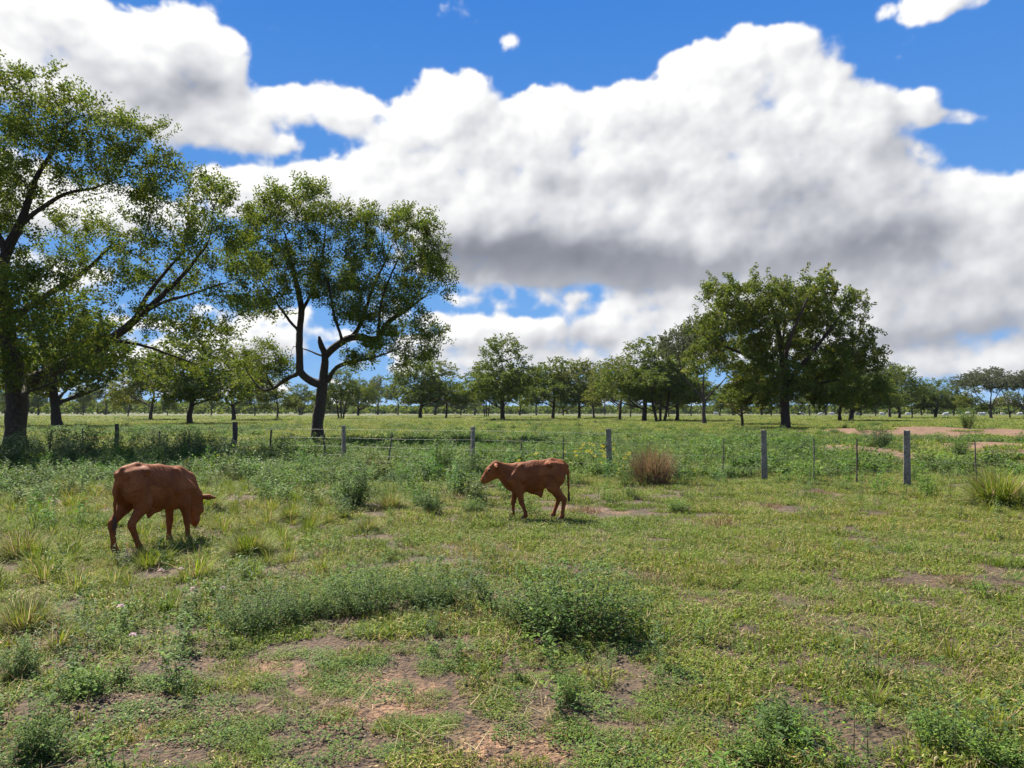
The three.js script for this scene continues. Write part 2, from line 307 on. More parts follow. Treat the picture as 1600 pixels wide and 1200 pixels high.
// ---------------------------------------------------------------- trees
const barkBump = texture(512, (u, v) => { const r = Math.abs(tile(u, v * 0.5, 10, 4)) * 1.6 + tile(u, v, 30, 3) * 0.4, k = 0.35 + r; return [k, k, k]; });
const barkMap = texture(512, (u, v) => { const r = Math.abs(tile(u, v * 0.5, 10, 4)) * 1.2, b = tile(u + 0.3, v, 4, 4), k = 0.6 + r * 0.6 + b * 0.5; return [k, k * 0.98, k * 0.95]; }, true);
const bark = new THREE.MeshStandardMaterial({ color: rgb(0.14, 0.105, 0.08), map: barkMap, bumpMap: barkBump, bumpScale: 0.07, roughness: 0.95 });
const barkPale = new THREE.MeshStandardMaterial({ color: rgb(0.19, 0.155, 0.125), map: barkMap, bumpMap: barkBump, bumpScale: 0.03, roughness: 0.95 });
const leafMat = (t = 0.46, rough = 0.9, coat = 0.08) => new THREE.MeshPhysicalMaterial({ color: rgb(1, 1, 1), vertexColors: true, roughness: rough, transmission: t, thickness: 0, side: THREE.DoubleSide, specularIntensity: 0.25, clearcoat: coat, clearcoatRoughness: 0.42 });
const foliage = leafMat();

// space colonisation: limbs given by hand, then branches that grow towards points spread in the crown's lobes
function grow({ limbs, lobes, seed, step = 0.35, kill = 0.55, reach = 3.5, tip = 0.008, power = 2.25 }) {
  const R = rng(seed), X = [], Y = [], Z = [], P = [], M = [], C = [];
  const add = (x, y, z, p, m) => { X.push(x); Y.push(y); Z.push(z); P.push(p); M.push(m); C.push(0); if (p >= 0) C[p]++; return X.length - 1; };
  for (const limb of limbs) {
    const curve = new THREE.CatmullRomCurve3(limb.map((p) => V3(p[0], p[1], p[2])), false, 'centripetal'), L = curve.getLength(), n = Math.max(2, Math.ceil(L / step));
    let prev = -1;
    for (let k = 0; k <= n; k++) {
      const t = k / n, p = curve.getPointAt(t), f = t * (limb.length - 1), a = Math.min(limb.length - 2, Math.floor(f)), r = lerp(limb[a][3], limb[a + 1][3], f - a);
      if (k === 0 && X.length) { let best = 1e9; for (let q = 0; q < X.length; q++) { const d = (X[q] - p.x) ** 2 + (Y[q] - p.y) ** 2 + (Z[q] - p.z) ** 2; if (d < best) { best = d; prev = q; } } continue; }
      const wob = k && k < n ? 0.05 * L / n : 0;
      prev = add(p.x + R.n() * wob, p.y + R.n() * wob, p.z + R.n() * wob, prev, r);
    }
  }
  const pts = [];
  for (const [cx, cy, cz, rx, ry, rz, n] of lobes) for (let k = 0; k < n; k++) {
    let a, b, c, l; do { a = R() * 2 - 1; b = R() * 2 - 1; c = R() * 2 - 1; l = Math.hypot(a, b, c); } while (l > 1 || l < 0.05);
    const q = Math.pow(l, 0.45) / l; if (b * q < -0.75) b *= 0.6;
    pts.push([cx + a * q * rx, cy + b * q * ry, cz + c * q * rz, -1, 1e9]);
  }
  const near = (from) => { for (const p of pts) for (let q = from; q < X.length; q++) { const dx = X[q] - p[0], dy = Y[q] - p[1], dz = Z[q] - p[2], d = dx * dx + dy * dy + dz * dz; if (d < p[4] && Y[q] > 1.2) { p[4] = d; p[3] = q; } } };
  near(0);
  for (let it = 0; it < 140 && pts.length; it++) {
    const pull = new Map();
    for (const p of pts) { const d = Math.sqrt(p[4]); if (p[3] < 0 || (d > reach && it > 25 && d > reach * 3)) continue; const q = p[3], e = pull.get(q) || pull.set(q, [0, 0, 0]).get(q); e[0] += (p[0] - X[q]) / d; e[1] += (p[1] - Y[q]) / d; e[2] += (p[2] - Z[q]) / d; }
    const from = X.length;
    for (const [q, e] of pull) {
      let dx = e[0] + R.n() * 0.35, dy = e[1] + R.n() * 0.3 + 0.05, dz = e[2] + R.n() * 0.35; const p = P[q];
      let l = Math.hypot(dx, dy, dz) || 1; dx /= l; dy /= l; dz /= l;
      if (p >= 0) { const ox = X[q] - X[p], oy = Y[q] - Y[p], oz = Z[q] - Z[p], ol = Math.hypot(ox, oy, oz) || 1; dx += ox / ol * 0.35; dy += oy / ol * 0.35; dz += oz / ol * 0.35; l = Math.hypot(dx, dy, dz) || 1; dx /= l; dy /= l; dz /= l; }
      if (C[q] < 4) add(X[q] + dx * step, Y[q] + dy * step, Z[q] + dz * step, q, 0);
    }
    if (X.length === from) break;
    near(from);
    for (let k = pts.length - 1; k >= 0; k--) if (pts[k][4] < kill * kill) { pts[k] = pts[pts.length - 1]; pts.pop(); }
  }
  const n = X.length, rad = new Float64Array(n), size = new Float64Array(n);
  for (let q = n - 1; q >= 0; q--) { const s = C[q] ? Math.pow(size[q], 1 / power) : tip; rad[q] = Math.max(s, M[q] || 0); if (P[q] >= 0) { size[P[q]] += Math.pow(Math.min(s, Math.max(s, M[q] || 0)), power); } }
  return { X, Y, Z, P, C, M, rad, n };
}
function woodGeometry(t, { minR = 0, flare = 0.5, sides = [3, 5, 9, 18], rough = 0.22 } = {}) {
  const m = new MB(), kids = Array.from({ length: t.n }, () => []);
  for (let q = 1; q < t.n; q++) if (t.P[q] >= 0) kids[t.P[q]].push(q);
  const stack = [[0, -1]];
  while (stack.length) {
    let [q, from] = stack.pop(); const pts = [];
    const push = (k, r) => { let rr = r; if (t.Y[k] < 1.2 && k < 40) rr *= 1 + flare * Math.pow(1 - clamp(t.Y[k] / 1.2), 2); pts.push([t.X[k], t.Y[k], t.Z[k], rr]); };
    if (from >= 0) push(from, Math.min(t.rad[from], t.rad[q] * 1.25));
    for (;;) {
      push(q, t.rad[q]);
      const ks = kids[q]; if (!ks.length) break;
      let best = ks[0]; for (const k of ks) if (t.rad[k] > t.rad[best]) best = k;
      for (const k of ks) if (k !== best) stack.push([k, q]);
      q = best;
    }
    const r = pts[0][3]; if (r < minR || pts.length < 2) continue;
    pts[pts.length - 1][3] *= 0.5;
    m.tube(pts, r > 0.2 ? sides[3] : r > 0.07 ? sides[2] : r > 0.025 ? sides[1] : sides[0], null, rough);
  }
  return m.geo();
}
// a sprig: leaves round a short twig
const GREENS = [[0.098, 0.15, 0.016], [0.125, 0.18, 0.016], [0.08, 0.13, 0.018], [0.165, 0.20, 0.016], [0.11, 0.14, 0.022]];
function jitter(R, c, k) { const f = 1 + R.n() * k; return [c[0] * f * (1 + R.n() * 0.12), c[1] * f, c[2] * f * (1 + R.n() * 0.1)]; }
function sprig(m, R, at, dir, n, len, leafLen, leafWid, colors, k = 0.22) {
  const d = V3(), s = V3(), b = V3();
  for (let q = 0; q < n; q++) {
    const t = Math.pow((q + R()) / n, 0.8);
    b.copy(at).addScaledVector(dir, len * t); b.x += R.n() * len * 0.22; b.y += R.n() * len * 0.18; b.z += R.n() * len * 0.22;
    d.set(dir.x * 0.7 + R.n() * 1.1, dir.y * 0.5 + R.n() * 0.8 - 0.15, dir.z * 0.7 + R.n() * 1.1).normalize();
    s.set(R.n(), R.n() * 0.5, R.n()).cross(d).normalize();
    m.leaf(b, d, s, leafLen * R.r(0.7, 1.2), leafWid * R.r(0.8, 1.2), jitter(R, colors[R.i(colors.length)], k));
  }
}
function tipsOf(t, maxR) { const out = []; for (let q = 1; q < t.n; q++) if (t.rad[q] < maxR && !t.M[q]) { const p = t.P[q]; out.push([q, V3(t.X[q], t.Y[q], t.Z[q]), V3(t.X[q] - t.X[p], t.Y[q] - t.Y[p], t.Z[q] - t.Z[p]).normalize(), t.C[q] === 0]); } return out; }

const sprigCache = new Map();
function sprigGeometry(key, n, len, leafLen, leafWid, colors) {
  if (!sprigCache.has(key)) { const list = []; for (let v = 0; v < 1; v++) { const m = new MB(), R = rng(900 + v + n * 7 + Math.round(leafLen * 1000)); sprig(m, R, V3(0, 0, 0), V3(0, 1, 0), n, len, leafLen, leafWid, colors); list.push(m.geo()); } sprigCache.set(key, list[0]); }
  return sprigCache.get(key);
}
function crownInstances(t, geometry, material, seed, { maxR = 0.03, keep = 1, perTip = 2, scale = [0.7, 1.3], tint = 0.2, warm = 0.1, spread = 0.25, gaps = 0.75 } = {}) {
  const R = rng(seed), places = [];
  for (const [q, p, d, end] of tipsOf(t, maxR)) { const clump = fbm(p.x * 0.55 + seed, p.y * 0.6 + p.z * 0.35, 2) + 0.6 * noise2(p.x * 0.3 + p.z * 0.8, p.y * 0.9 + seed); if (clump < -0.12 && R() < gaps) continue; const n = end ? Math.round(perTip * (clump > 0.15 ? 1.4 : 1)) : R() < keep ? 1 : 0; for (let k = 0; k < n; k++) places.push([p, d]); }
  const mesh = shade(new THREE.InstancedMesh(geometry, material, places.length)), M = new THREE.Matrix4(), Q = new THREE.Quaternion(), Q2 = new THREE.Quaternion(), up = V3(0, 1, 0), d2 = V3(), pos = V3(), c = new THREE.Color();
  places.forEach(([p, d], k) => {
    d2.set(d.x + R.n() * 0.9, d.y + R.n() * 0.7, d.z + R.n() * 0.9).normalize();
    Q.setFromUnitVectors(up, d2); Q2.setFromAxisAngle(up, R() * 6.283); Q.multiply(Q2);
    pos.copy(p); pos.x += R.n() * spread; pos.y += R.n() * spread; pos.z += R.n() * spread;
    const s = R.r(scale[0], scale[1]); mesh.setMatrixAt(k, M.compose(pos, Q, V3(s, s, s)));
    const f = 1 + R.n() * tint, big = 1 + 0.35 * fbm(p.x * 0.35 + seed, p.y * 0.35 + p.z * 0.2, 2);
    c.setRGB(f * big * (1 + warm * (R() < 0.2 ? 2 : 0) + R.n() * 0.06), f * big, f * big * 0.95); mesh.setColorAt(k, c);
  });
  mesh.userData.kind = 'stuff'; return mesh;
}
const at4 = (base, list, depth) => list.map(([px, py, dd, r]) => { const p = at3(px, py, depth); return [p.x - base.x, p.y - base.y, dd, r * 0.88]; });
// lobes given in picture places: [px, py, depth offset, half width m, half height m, half depth m, points]
const lobesAt = (base, list, depth) => list.map(([px, py, dd, rx, ry, rz, n]) => { const p = at3(px, py, depth); return [p.x - base.x, p.y - base.y, dd, rx, ry, rz, n]; });

function bigTree(spec) {
  const b0 = at3(spec.base[0], spec.base[1], spec.depth), base = V3(b0.x, relief(b0.x, b0.z) - 0.05, b0.z);
  const o = thing(spec.name, spec.label, 'tree', base.x, base.y, base.z, spec.group);
  const t = grow({ limbs: spec.limbs(base), lobes: spec.lobes(base), seed: spec.seed, step: spec.step, kill: spec.kill, tip: spec.tip });
  part('trunk', woodGeometry(t, spec.wood), spec.bark || bark, o);
  const crown = crownInstances(t, spec.sprig, spec.leaf || foliage, spec.seed + 5, spec.crown); crown.name = 'crown'; o.add(crown);
  return o;
}
const sprigFine = sprigGeometry('fine', 34, 0.62, 0.14, 0.062, GREENS), sprigMid = sprigGeometry('mid', 34, 0.95, 0.24, 0.11, GREENS);
bigTree({
  name: 'spreading_tree', label: 'huge dark spreading tree at the left edge with a heavy limb reaching right', base: [25, 706], depth: 33, seed: 11, step: 0.3, kill: 0.5, tip: 0.0075,
  limbs: (b) => [
    at4(b, [[25, 712, 0, 0.5], [24, 670, 0, 0.47], [27, 620, 0, 0.46], [22, 575, 0, 0.44], [13, 530, 0, 0.40], [12, 490, 0.1, 0.36]], 33),
    at4(b, [[12, 490, 0.1, 0.32], [12, 440, 0.4, 0.28], [22, 398, 0.5, 0.25], [42, 355, 0.5, 0.2], [56, 312, 0.4, 0.15], [64, 275, 0.2, 0.11], [85, 232, 0, 0.08], [108, 190, 0, 0.05]], 33),
    at4(b, [[22, 398, 0.5, 0.18], [4, 345, 1, 0.15], [-12, 285, 1.4, 0.11], [-8, 205, 1.4, 0.06]], 33),
    at4(b, [[42, 355, 0.5, 0.13], [72, 325, 0.2, 0.11], [100, 300, -0.2, 0.085], [134, 288, -0.6, 0.06]], 33),
    at4(b, [[25, 605, 0, 0.33], [70, 578, -0.5, 0.30], [120, 548, -1, 0.27], [170, 510, -1.3, 0.22], [200, 480, -1.5, 0.18], [235, 445, -1.6, 0.13], [265, 415, -1.6, 0.1], [300, 374, -1.5, 0.06]], 33),
    at4(b, [[187, 497, -1.3, 0.13], [193, 470, -1.6, 0.115], [203, 440, -2, 0.1], [228, 402, -2.3, 0.075], [250, 375, -2.4, 0.05]], 33),
    at4(b, [[203, 478, -1.5, 0.1], [245, 465, -1, 0.08], [290, 456, -0.6, 0.06], [340, 442, -0.3, 0.04]], 33),
    at4(b, [[150, 528, -1.2, 0.09], [185, 533, -2, 0.075], [225, 548, -2.8, 0.055], [258, 562, -3.2, 0.035]], 33),
    at4(b, [[35, 590, 0, 0.12], [62, 607, 1, 0.1], [82, 618, 2, 0.08], [120, 612, 3, 0.05], [170, 600, 3.6, 0.03]], 33),
    at4(b, [[12, 495, 0, 0.28], [-30, 440, -0.4, 0.24], [-75, 380, -1, 0.18], [-110, 310, -1.4, 0.1]], 33),
    at4(b, [[14, 520, 0, 0.22], [0, 470, 2, 0.18], [10, 420, 4, 0.13], [40, 360, 5.2, 0.08]], 33),
    at4(b, [[14, 500, 0, 0.22], [30, 450, -2, 0.17], [60, 400, -3.6, 0.12], [90, 350, -4.4, 0.07]], 33),
  ],
  lobes: (b) => lobesAt(b, [
    [25, 165, 0, 3, 1.5, 2.6, 170], [110, 195, 0, 2.4, 1.4, 2.4, 150], [180, 215, -0.5, 2, 1.3, 2, 110], [60, 255, 0.5, 3, 1.8, 3.4, 150], [150, 275, -0.6, 2.2, 1.4, 2.4, 110], [0, 320, 1.5, 2.4, 1.6, 3, 90],
    [265, 295, -1.4, 2.1, 1.4, 2.2, 140], [325, 325, -1.5, 1.4, 1.1, 1.6, 80], [320, 390, -1.4, 2, 1.5, 2.2, 150], [250, 350, -2, 2, 1.4, 2.4, 110], [345, 460, -0.6, 1.5, 1.0, 1.6, 100], [275, 490, -0.8, 2, 0.8, 2, 90],
    [195, 410, -2.4, 2, 1.3, 2, 90], [105, 385, -3, 2, 1.1, 2, 70], [50, 455, 3, 2.2, 1.2, 2, 80], [110, 480, 3, 2.2, 1.3, 2, 110], [120, 535, 3.4, 2.3, 1.0, 1.6, 110], [185, 560, 3, 1.6, 0.9, 1.6, 80], [300, 525, -3, 1.5, 0.9, 1.4, 70], [255, 560, -3, 1.2, 0.6, 1.2, 40], [40, 560, 3, 2, 1, 1.5, 60],
    [-60, 205, 0, 3, 2, 3, 130], [-120, 300, -1, 3, 2.4, 3, 110], [-60, 410, 0, 2.6, 1.8, 3, 80], [-140, 430, -1, 2.6, 1.6, 2.4, 60], [60, 350, -4.4, 2.4, 1.6, 1.8, 80], [40, 330, 5, 2.6, 1.8, 1.8, 90], [2, 545, -1, 1.5, 0.9, 1.5, 30],
  ], 33), sprig: sprigFine, crown: { maxR: 0.028, keep: 0.9, perTip: 4, scale: [0.8, 1.35], tint: 0.22 }, wood: { flare: 0.25 },
});
bigTree({
  name: 'forked_tree', label: 'tall tree with a sinuous forked trunk and two crown lobes, standing alone behind the fence', base: [499, 687], depth: 45, seed: 23, step: 0.32, kill: 0.5, tip: 0.009,
  limbs: (b) => [
    at4(b, [[497, 692, 0, 0.42], [496, 665, 0, 0.38], [500, 635, 0, 0.37], [504, 605, 0, 0.36], [507, 575, 0, 0.31], [508, 556, 0, 0.27], [502, 538, 0.1, 0.2], [500, 526, 0.2, 0.15]], 45),
    at4(b, [[503, 602, 0, 0.27], [484, 594, 0, 0.25], [470, 582, 0, 0.235], [468, 555, 0, 0.22], [469, 510, 0, 0.21], [471, 486, 0, 0.19], [465, 445, 0.2, 0.14], [456, 405, 0.5, 0.09], [450, 370, 0.5, 0.05]], 45),
    at4(b, [[471, 487, 0, 0.12], [484, 452, -0.6, 0.1], [495, 410, -1, 0.08], [500, 360, -1.2, 0.05]], 45),
    at4(b, [[469, 520, 0, 0.1], [456, 504, 0.2, 0.09], [440, 480, 0.6, 0.07], [420, 450, 1, 0.045]], 45),
    at4(b, [[468, 584, 0, 0.15], [446, 591, -0.4, 0.135], [422, 605, -0.8, 0.12], [404, 609, -1, 0.09], [388, 598, -1.2, 0.06], [376, 582, -1.3, 0.035]], 45),
    at4(b, [[420, 605, -0.8, 0.07], [412, 590, -0.6, 0.055], [416, 570, -0.4, 0.035]], 45),
    at4(b, [[500, 556, 0, 0.07], [478, 546, -0.3, 0.05], [455, 540, -0.5, 0.03]], 45),
    at4(b, [[508, 556, 0, 0.25], [524, 541, 0, 0.235], [552, 527, 0, 0.22], [590, 529, 0, 0.19], [606, 505, 0.1, 0.16], [637, 484, 0.2, 0.11], [666, 464, 0.3, 0.05]], 45),
    at4(b, [[552, 527, 0, 0.16], [564, 495, -0.6, 0.14], [578, 445, -1, 0.1], [600, 395, -1.2, 0.06]], 45),
    at4(b, [[590, 529, 0, 0.1], [602, 470, 1, 0.09], [625, 420, 1.6, 0.05]], 45),
    at4(b, [[536, 534, 0, 0.1], [528, 495, 1, 0.09], [525, 450, 1.8, 0.06]], 45),
    at4(b, [[510, 600, 0, 0.16], [526, 576, 0.3, 0.14], [548, 567, 0.5, 0.11], [580, 562, 0.8, 0.07], [620, 550, 1, 0.04]], 45),
  ],
  lobes: (b) => lobesAt(b, [
    [470, 325, 0.3, 2.6, 1.1, 2.3, 170], [420, 365, 0.4, 1.7, 1.2, 1.8, 110], [512, 355, -0.5, 1.5, 1.4, 1.8, 110], [450, 410, 0.5, 2.3, 1.4, 2.4, 160], [392, 415, 0.6, 1.1, 1.1, 1.4, 60], [515, 425, 0, 1.9, 1.5, 2.2, 130], [425, 480, 0.8, 1.5, 0.9, 1.6, 90], [480, 450, 1.5, 1.6, 1, 1.4, 70],
    [612, 350, -0.6, 2.1, 1.1, 2, 130], [565, 385, -0.4, 1.2, 1.1, 1.6, 70], [645, 385, 0.3, 1.9, 1.4, 2, 140], [590, 430, 0.3, 2, 1.4, 2.2, 140], [672, 435, 0.3, 1.3, 1.3, 1.8, 110], [640, 465, 0.8, 1.6, 1.0, 1.8, 100], [555, 480, 1, 1.9, 1.2, 1.8, 110], [615, 505, 1, 1.8, 0.8, 1.8, 90], [665, 520, 0.6, 1.2, 0.7, 1.4, 70], [600, 545, 1, 1.6, 0.7, 1.5, 80], [650, 556, 1, 1.2, 0.5, 1.2, 50], [565, 562, 0.8, 0.9, 0.4, 1, 30],
    [396, 556, -1, 1.2, 0.8, 1.1, 70], [430, 574, -0.6, 0.9, 0.6, 0.9, 40], [372, 588, -1.2, 0.9, 0.5, 0.9, 40],
  ], 45), sprig: sprigFine, crown: { maxR: 0.03, keep: 0.8, perTip: 6, scale: [0.85, 1.45], tint: 0.24, spread: 0.32, gaps: 0.68 }, wood: { flare: 0.2 },
});
bigTree({
  name: 'broad_tree', label: 'large dense broad-crowned tree right of centre with a thick dark trunk', base: [1227, 671], depth: 74, seed: 37, step: 0.5, kill: 0.8, tip: 0.012,
  limbs: (b) => [
    at4(b, [[1228, 676, 0, 0.52], [1227, 650, 0, 0.47], [1226, 620, 0, 0.45], [1226, 590, 0, 0.4], [1222, 550, 0, 0.3], [1212, 500, 0, 0.18], [1200, 450, 0, 0.08]], 74),
    at4(b, [[1226, 600, 0, 0.3], [1250, 570, 0.5, 0.25], [1280, 530, 1, 0.17], [1310, 490, 1, 0.08]], 74),
    at4(b, [[1226, 595, 0, 0.25], [1190, 565, -0.6, 0.22], [1150, 545, -1, 0.14], [1112, 530, -1, 0.07]], 74),
    at4(b, [[1226, 590, 0, 0.25], [1240, 540, -3, 0.2], [1250, 490, -4, 0.1]], 74), at4(b, [[1226, 585, 0, 0.25], [1215, 540, 3, 0.2], [1230, 480, 5, 0.1]], 74),
    at4(b, [[1228, 615, 0, 0.18], [1275, 600, 0, 0.14], [1330, 590, 0, 0.06]], 74),
  ],
  lobes: (b) => lobesAt(b, [
    [1200, 470, 0, 3.4, 2.0, 4, 150], [1140, 465, 0, 2.4, 1.5, 3, 80], [1160, 490, 0, 3.4, 2, 4, 110], [1265, 482, -1, 3.2, 1.9, 4, 130], [1300, 488, 0, 2.8, 2, 3.6, 110], [1225, 520, -2, 4.4, 2.4, 5, 150], [1315, 530, 0, 2.7, 2.1, 3.6, 100], [1112, 520, 0, 2.2, 1.6, 2.6, 70], [1100, 555, 0, 1.8, 1.4, 2, 50],
    [1170, 550, -2, 3, 2.2, 4, 100], [1290, 560, -1, 4, 2.2, 4.5, 130], [1335, 572, 0, 2, 1.7, 3, 60], [1230, 585, -2, 4.5, 1.7, 5, 150], [1310, 605, 0, 3.6, 1.6, 4, 130], [1190, 610, -1, 3, 1.2, 3.5, 80], [1340, 605, 0.5, 2.2, 1.1, 3, 60], [1250, 612, -1, 3, 1, 4, 60], [1180, 612, -1, 2.6, 0.8, 3, 60], [1300, 612, 0, 3.2, 0.7, 4, 70], [1265, 452, 1, 2, 0.9, 2.4, 40],
  ], 74), sprig: sprigMid, crown: { maxR: 0.05, keep: 0.9, perTip: 6, scale: [0.9, 1.5], tint: 0.3, spread: 0.5, gaps: 0.5 }, wood: { minR: 0.012, flare: 0.15 },
});

// trees of the open woodland: a few grown forms, placed again and again
const FAR_GREENS = [[0.095, 0.135, 0.017], [0.125, 0.165, 0.017], [0.072, 0.11, 0.019], [0.155, 0.18, 0.017]];
const YELLOW_GREENS = [[0.17, 0.17, 0.022], [0.145, 0.16, 0.022], [0.105, 0.138, 0.02]];
const GREY_GREENS = [[0.085, 0.10, 0.048], [0.075, 0.095, 0.04], [0.10, 0.11, 0.05]];
function treeForm(seed, { h, w, clear, lobes, trunks = 1, r = 0.3, colors = FAR_GREENS, umbrella = 0, leaf = 0.40, n = 900, per = 26 }) {
  const R = rng(seed), limbs = [], lb = [];
  for (let k = 0; k < trunks; k++) {
    const ox = trunks > 1 ? (k - (trunks - 1) / 2) * 0.5 : 0, lean = R.n() * 0.5 + ox * 1.4, top = h * R.r(0.5, 0.68);
    limbs.push([[ox, -0.2, 0, r], [ox + lean * 0.2, clear * 0.5, R.n() * 0.1, r * 0.86], [ox + lean * 0.5, clear, R.n() * 0.2, r * 0.75], [ox + lean, lerp(clear, top, 0.5), R.n() * 0.4, r * 0.45], [ox + lean * 1.3, top, R.n() * 0.6, r * 0.16]]);
    for (let q = 0; q < 3; q++) { const a = R() * 6.283, l = w * R.r(0.22, 0.36), y0 = clear * R.r(0.85, 1.25); limbs.push([[ox + lean * 0.5, y0, 0, r * 0.5], [ox + lean * 0.5 + Math.cos(a) * l * 0.5, y0 + (umbrella ? 1.6 : 0.8), Math.sin(a) * l * 0.5, r * 0.35], [ox + Math.cos(a) * l, y0 + (umbrella ? 3.2 : 1.8), Math.sin(a) * l, r * 0.14]]); }
  }
  let total = 0; const list = [];
  for (let k = 0; k < lobes; k++) {
    const a = R() * 6.283, f = Math.sqrt((k + 0.4) / lobes), y = umbrella ? lerp(h * 0.9, h * 0.72, f) + R.n() * 0.5 : lerp(clear + (h - clear) * R.r(0.3, 0.9), clear + (h - clear) * R.r(0.15, 0.55), f);
    const rx = w * R.r(0.15, 0.24), ry = (h - clear) * (umbrella ? 0.1 : R.r(0.13, 0.22));
    list.push([Math.cos(a) * f * (w / 2 - rx * 0.7), Math.min(y, h - ry), Math.sin(a) * f * (w / 2 - rx * 0.7), rx, ry, rx]); total += rx * ry;
  }
  list.push([R.n() * w * 0.08, h - (h - clear) * 0.16, 0, w * 0.2, (h - clear) * 0.16, w * 0.2]); total += w * 0.2 * (h - clear) * 0.16;
  for (const l of list) lb.push([...l, Math.ceil(n * l[3] * l[4] / total)]);
  const t = grow({ limbs, lobes: lb, seed: seed + 1, step: 0.5, kill: 0.7, tip: 0.016, reach: 5 });
  const m = new MB(); let cnt = 0;
  for (const [q, p, d, end] of tipsOf(t, 0.06)) { if (!end && R() < 0.15) continue; const v = d.clone(); v.x += R.n() * 0.6; v.z += R.n() * 0.6; v.y += R.n() * 0.5; v.normalize(); p.x += R.n() * 0.25; p.y += R.n() * 0.25; p.z += R.n() * 0.25; sprig(m, R, p, v, end ? per : Math.ceil(per * 0.6), 1.35, leaf, leaf * 0.55, colors, 0.28); cnt++; }
  return { wood: woodGeometry(t, { minR: 0.02, flare: 0.3, sides: [3, 4, 5, 8] }), crown: m.geo(), h, w };
}
const FORMS = [
  treeForm(101, { h: 15.5, w: 14, clear: 2.6, lobes: 13, r: 0.36, n: 950 }),
  treeForm(113, { h: 13, w: 12, clear: 2.8, lobes: 10, r: 0.3 }),
  treeForm(127, { h: 12, w: 10, clear: 2.6, lobes: 9, r: 0.26, colors: YELLOW_GREENS, n: 1300 }),
  treeForm(131, { h: 13, w: 14, clear: 3, lobes: 12, r: 0.32, umbrella: 1, colors: GREY_GREENS, per: 22, n: 1200 }),
  treeForm(149, { h: 12.5, w: 12, clear: 2.2, lobes: 10, trunks: 3, r: 0.2 }),
  treeForm(151, { h: 14, w: 15, clear: 2.4, lobes: 14, r: 0.42, n: 950 }),
  treeForm(163, { h: 10, w: 8, clear: 2.4, lobes: 7, r: 0.18, n: 800, colors: [...FAR_GREENS, ...YELLOW_GREENS] }),
];
function placeTree(form, px, depth, topPy, turn, label, group, wide = 1) {
  const f = FORMS[form], p = at3(px, 640, depth), y = relief(p.x, p.z), s = (at3(px, topPy, depth).y - y) / f.h;
  const o = thing('woodland_tree', label, 'tree', p.x, y - 0.05, p.z, group); o.rotation.y = turn; o.scale.set(s * wide * 1.2, s, s * wide * 1.2);
  part('trunk', f.wood, form === 3 || form === 6 ? barkPale : bark, o); part('crown', f.crown, foliage, o, true);
  return o;
}
const MID = 'trees of the open woodland behind the fence';
placeTree(5, 90, 84, 452, 0.4, 'dense tree with a thick straight trunk, seen just behind the big left-hand tree', MID);
placeTree(1, 297, 100, 520, 2.1, 'dark flat-topped tree with a flared trunk, behind the grazing calf', MID, 1.15);
placeTree(2, 235, 150, 562, 1.3, 'small pale tree just left of the dark flared-trunk tree behind the grazing calf', MID, 1.15);
placeTree(2, 366, 135, 548, 3.3, 'yellow-green tree just left of the low limb of the forked tree', MID, 1.15);
placeTree(6, 433, 160, 588, 5, 'small tree under the low left limb of the forked tree', MID, 1.1);
placeTree(4, 533, 165, 578, 0.7, 'many-stemmed tree right behind the trunk of the forked tree', MID);
placeTree(1, 657, 178, 558, 1.9, 'tree with an open crown, first clear of the forked tree on its right', MID, 1.15);
placeTree(6, 697, 185, 572, 4.1, 'slim tree between the open-crowned tree and the tall pyramidal tree', MID);
placeTree(0, 785, 143, 527, 2.6, 'tall pyramidal tree at the picture centre, right of the forked tree', MID, 1.05);
placeTree(1, 864, 168, 562, 0.2, 'round tree with a single trunk, just right of the tall pyramidal tree', MID, 1.1);
placeTree(2, 905, 172, 566, 5.2, 'second round tree right of the tall pyramidal tree', MID, 1.1);
placeTree(6, 928, 180, 572, 2.2, 'thin tree at the left side of the large central clump', MID);
placeTree(2, 968, 150, 560, 1.1, 'yellowish tree at the left front of the large central clump', MID);
placeTree(0, 1007, 124, 530, 4.4, 'tallest tree of the central clump, left of the dense broad tree', MID, 1.1);
placeTree(4, 1032, 121, 550, 3.0, 'twin-stemmed tree in front of the central clump', MID, 1.15);
placeTree(1, 1058, 138, 553, 5.6, 'brownish tree at the right side of the central clump', MID, 1.1);
placeTree(3, 1100, 100, 500, 0.9, 'sparse tree at the left flank of the dense broad tree', MID, 0.7);
placeTree(2, 1160, 79, 572, 2.4, 'low leafy tree with a curved pale trunk, in front of the dense broad tree', MID, 1.1);
placeTree(1, 1312, 135, 548, 1.5, 'dark tree right behind the dense broad tree', MID);
placeTree(5, 1330, 128, 560, 3.9, 'dark low tree at the right foot of the dense broad tree', MID, 1.15);
placeTree(3, 1390, 200, 570, 0.3, 'pale grey-green tree just right of the dense broad tree', MID, 0.9);
placeTree(1, 1405, 175, 574, 4.8, 'dark round tree next right after the dense broad tree', MID, 1.0);
placeTree(5, 1461, 190, 592, 2.9, 'low wide tree with a bent trunk, between the dense broad tree and the umbrella tree', MID, 1.15);
placeTree(3, 1548, 165, 577, 1.2, 'umbrella-shaped tree with bare spreading limbs near the right edge', MID, 1.1);
placeTree(6, 1520, 178, 604, 4.0, 'small tree at the left side of the umbrella-shaped tree', MID);
placeTree(3, 1602, 160, 582, 5.5, 'umbrella-shaped tree cut by the right edge of the picture', MID, 1.1);
placeTree(2, 1578, 185, 612, 3.5, 'little leafy tree between the two umbrella-shaped trees', MID, 1.15);
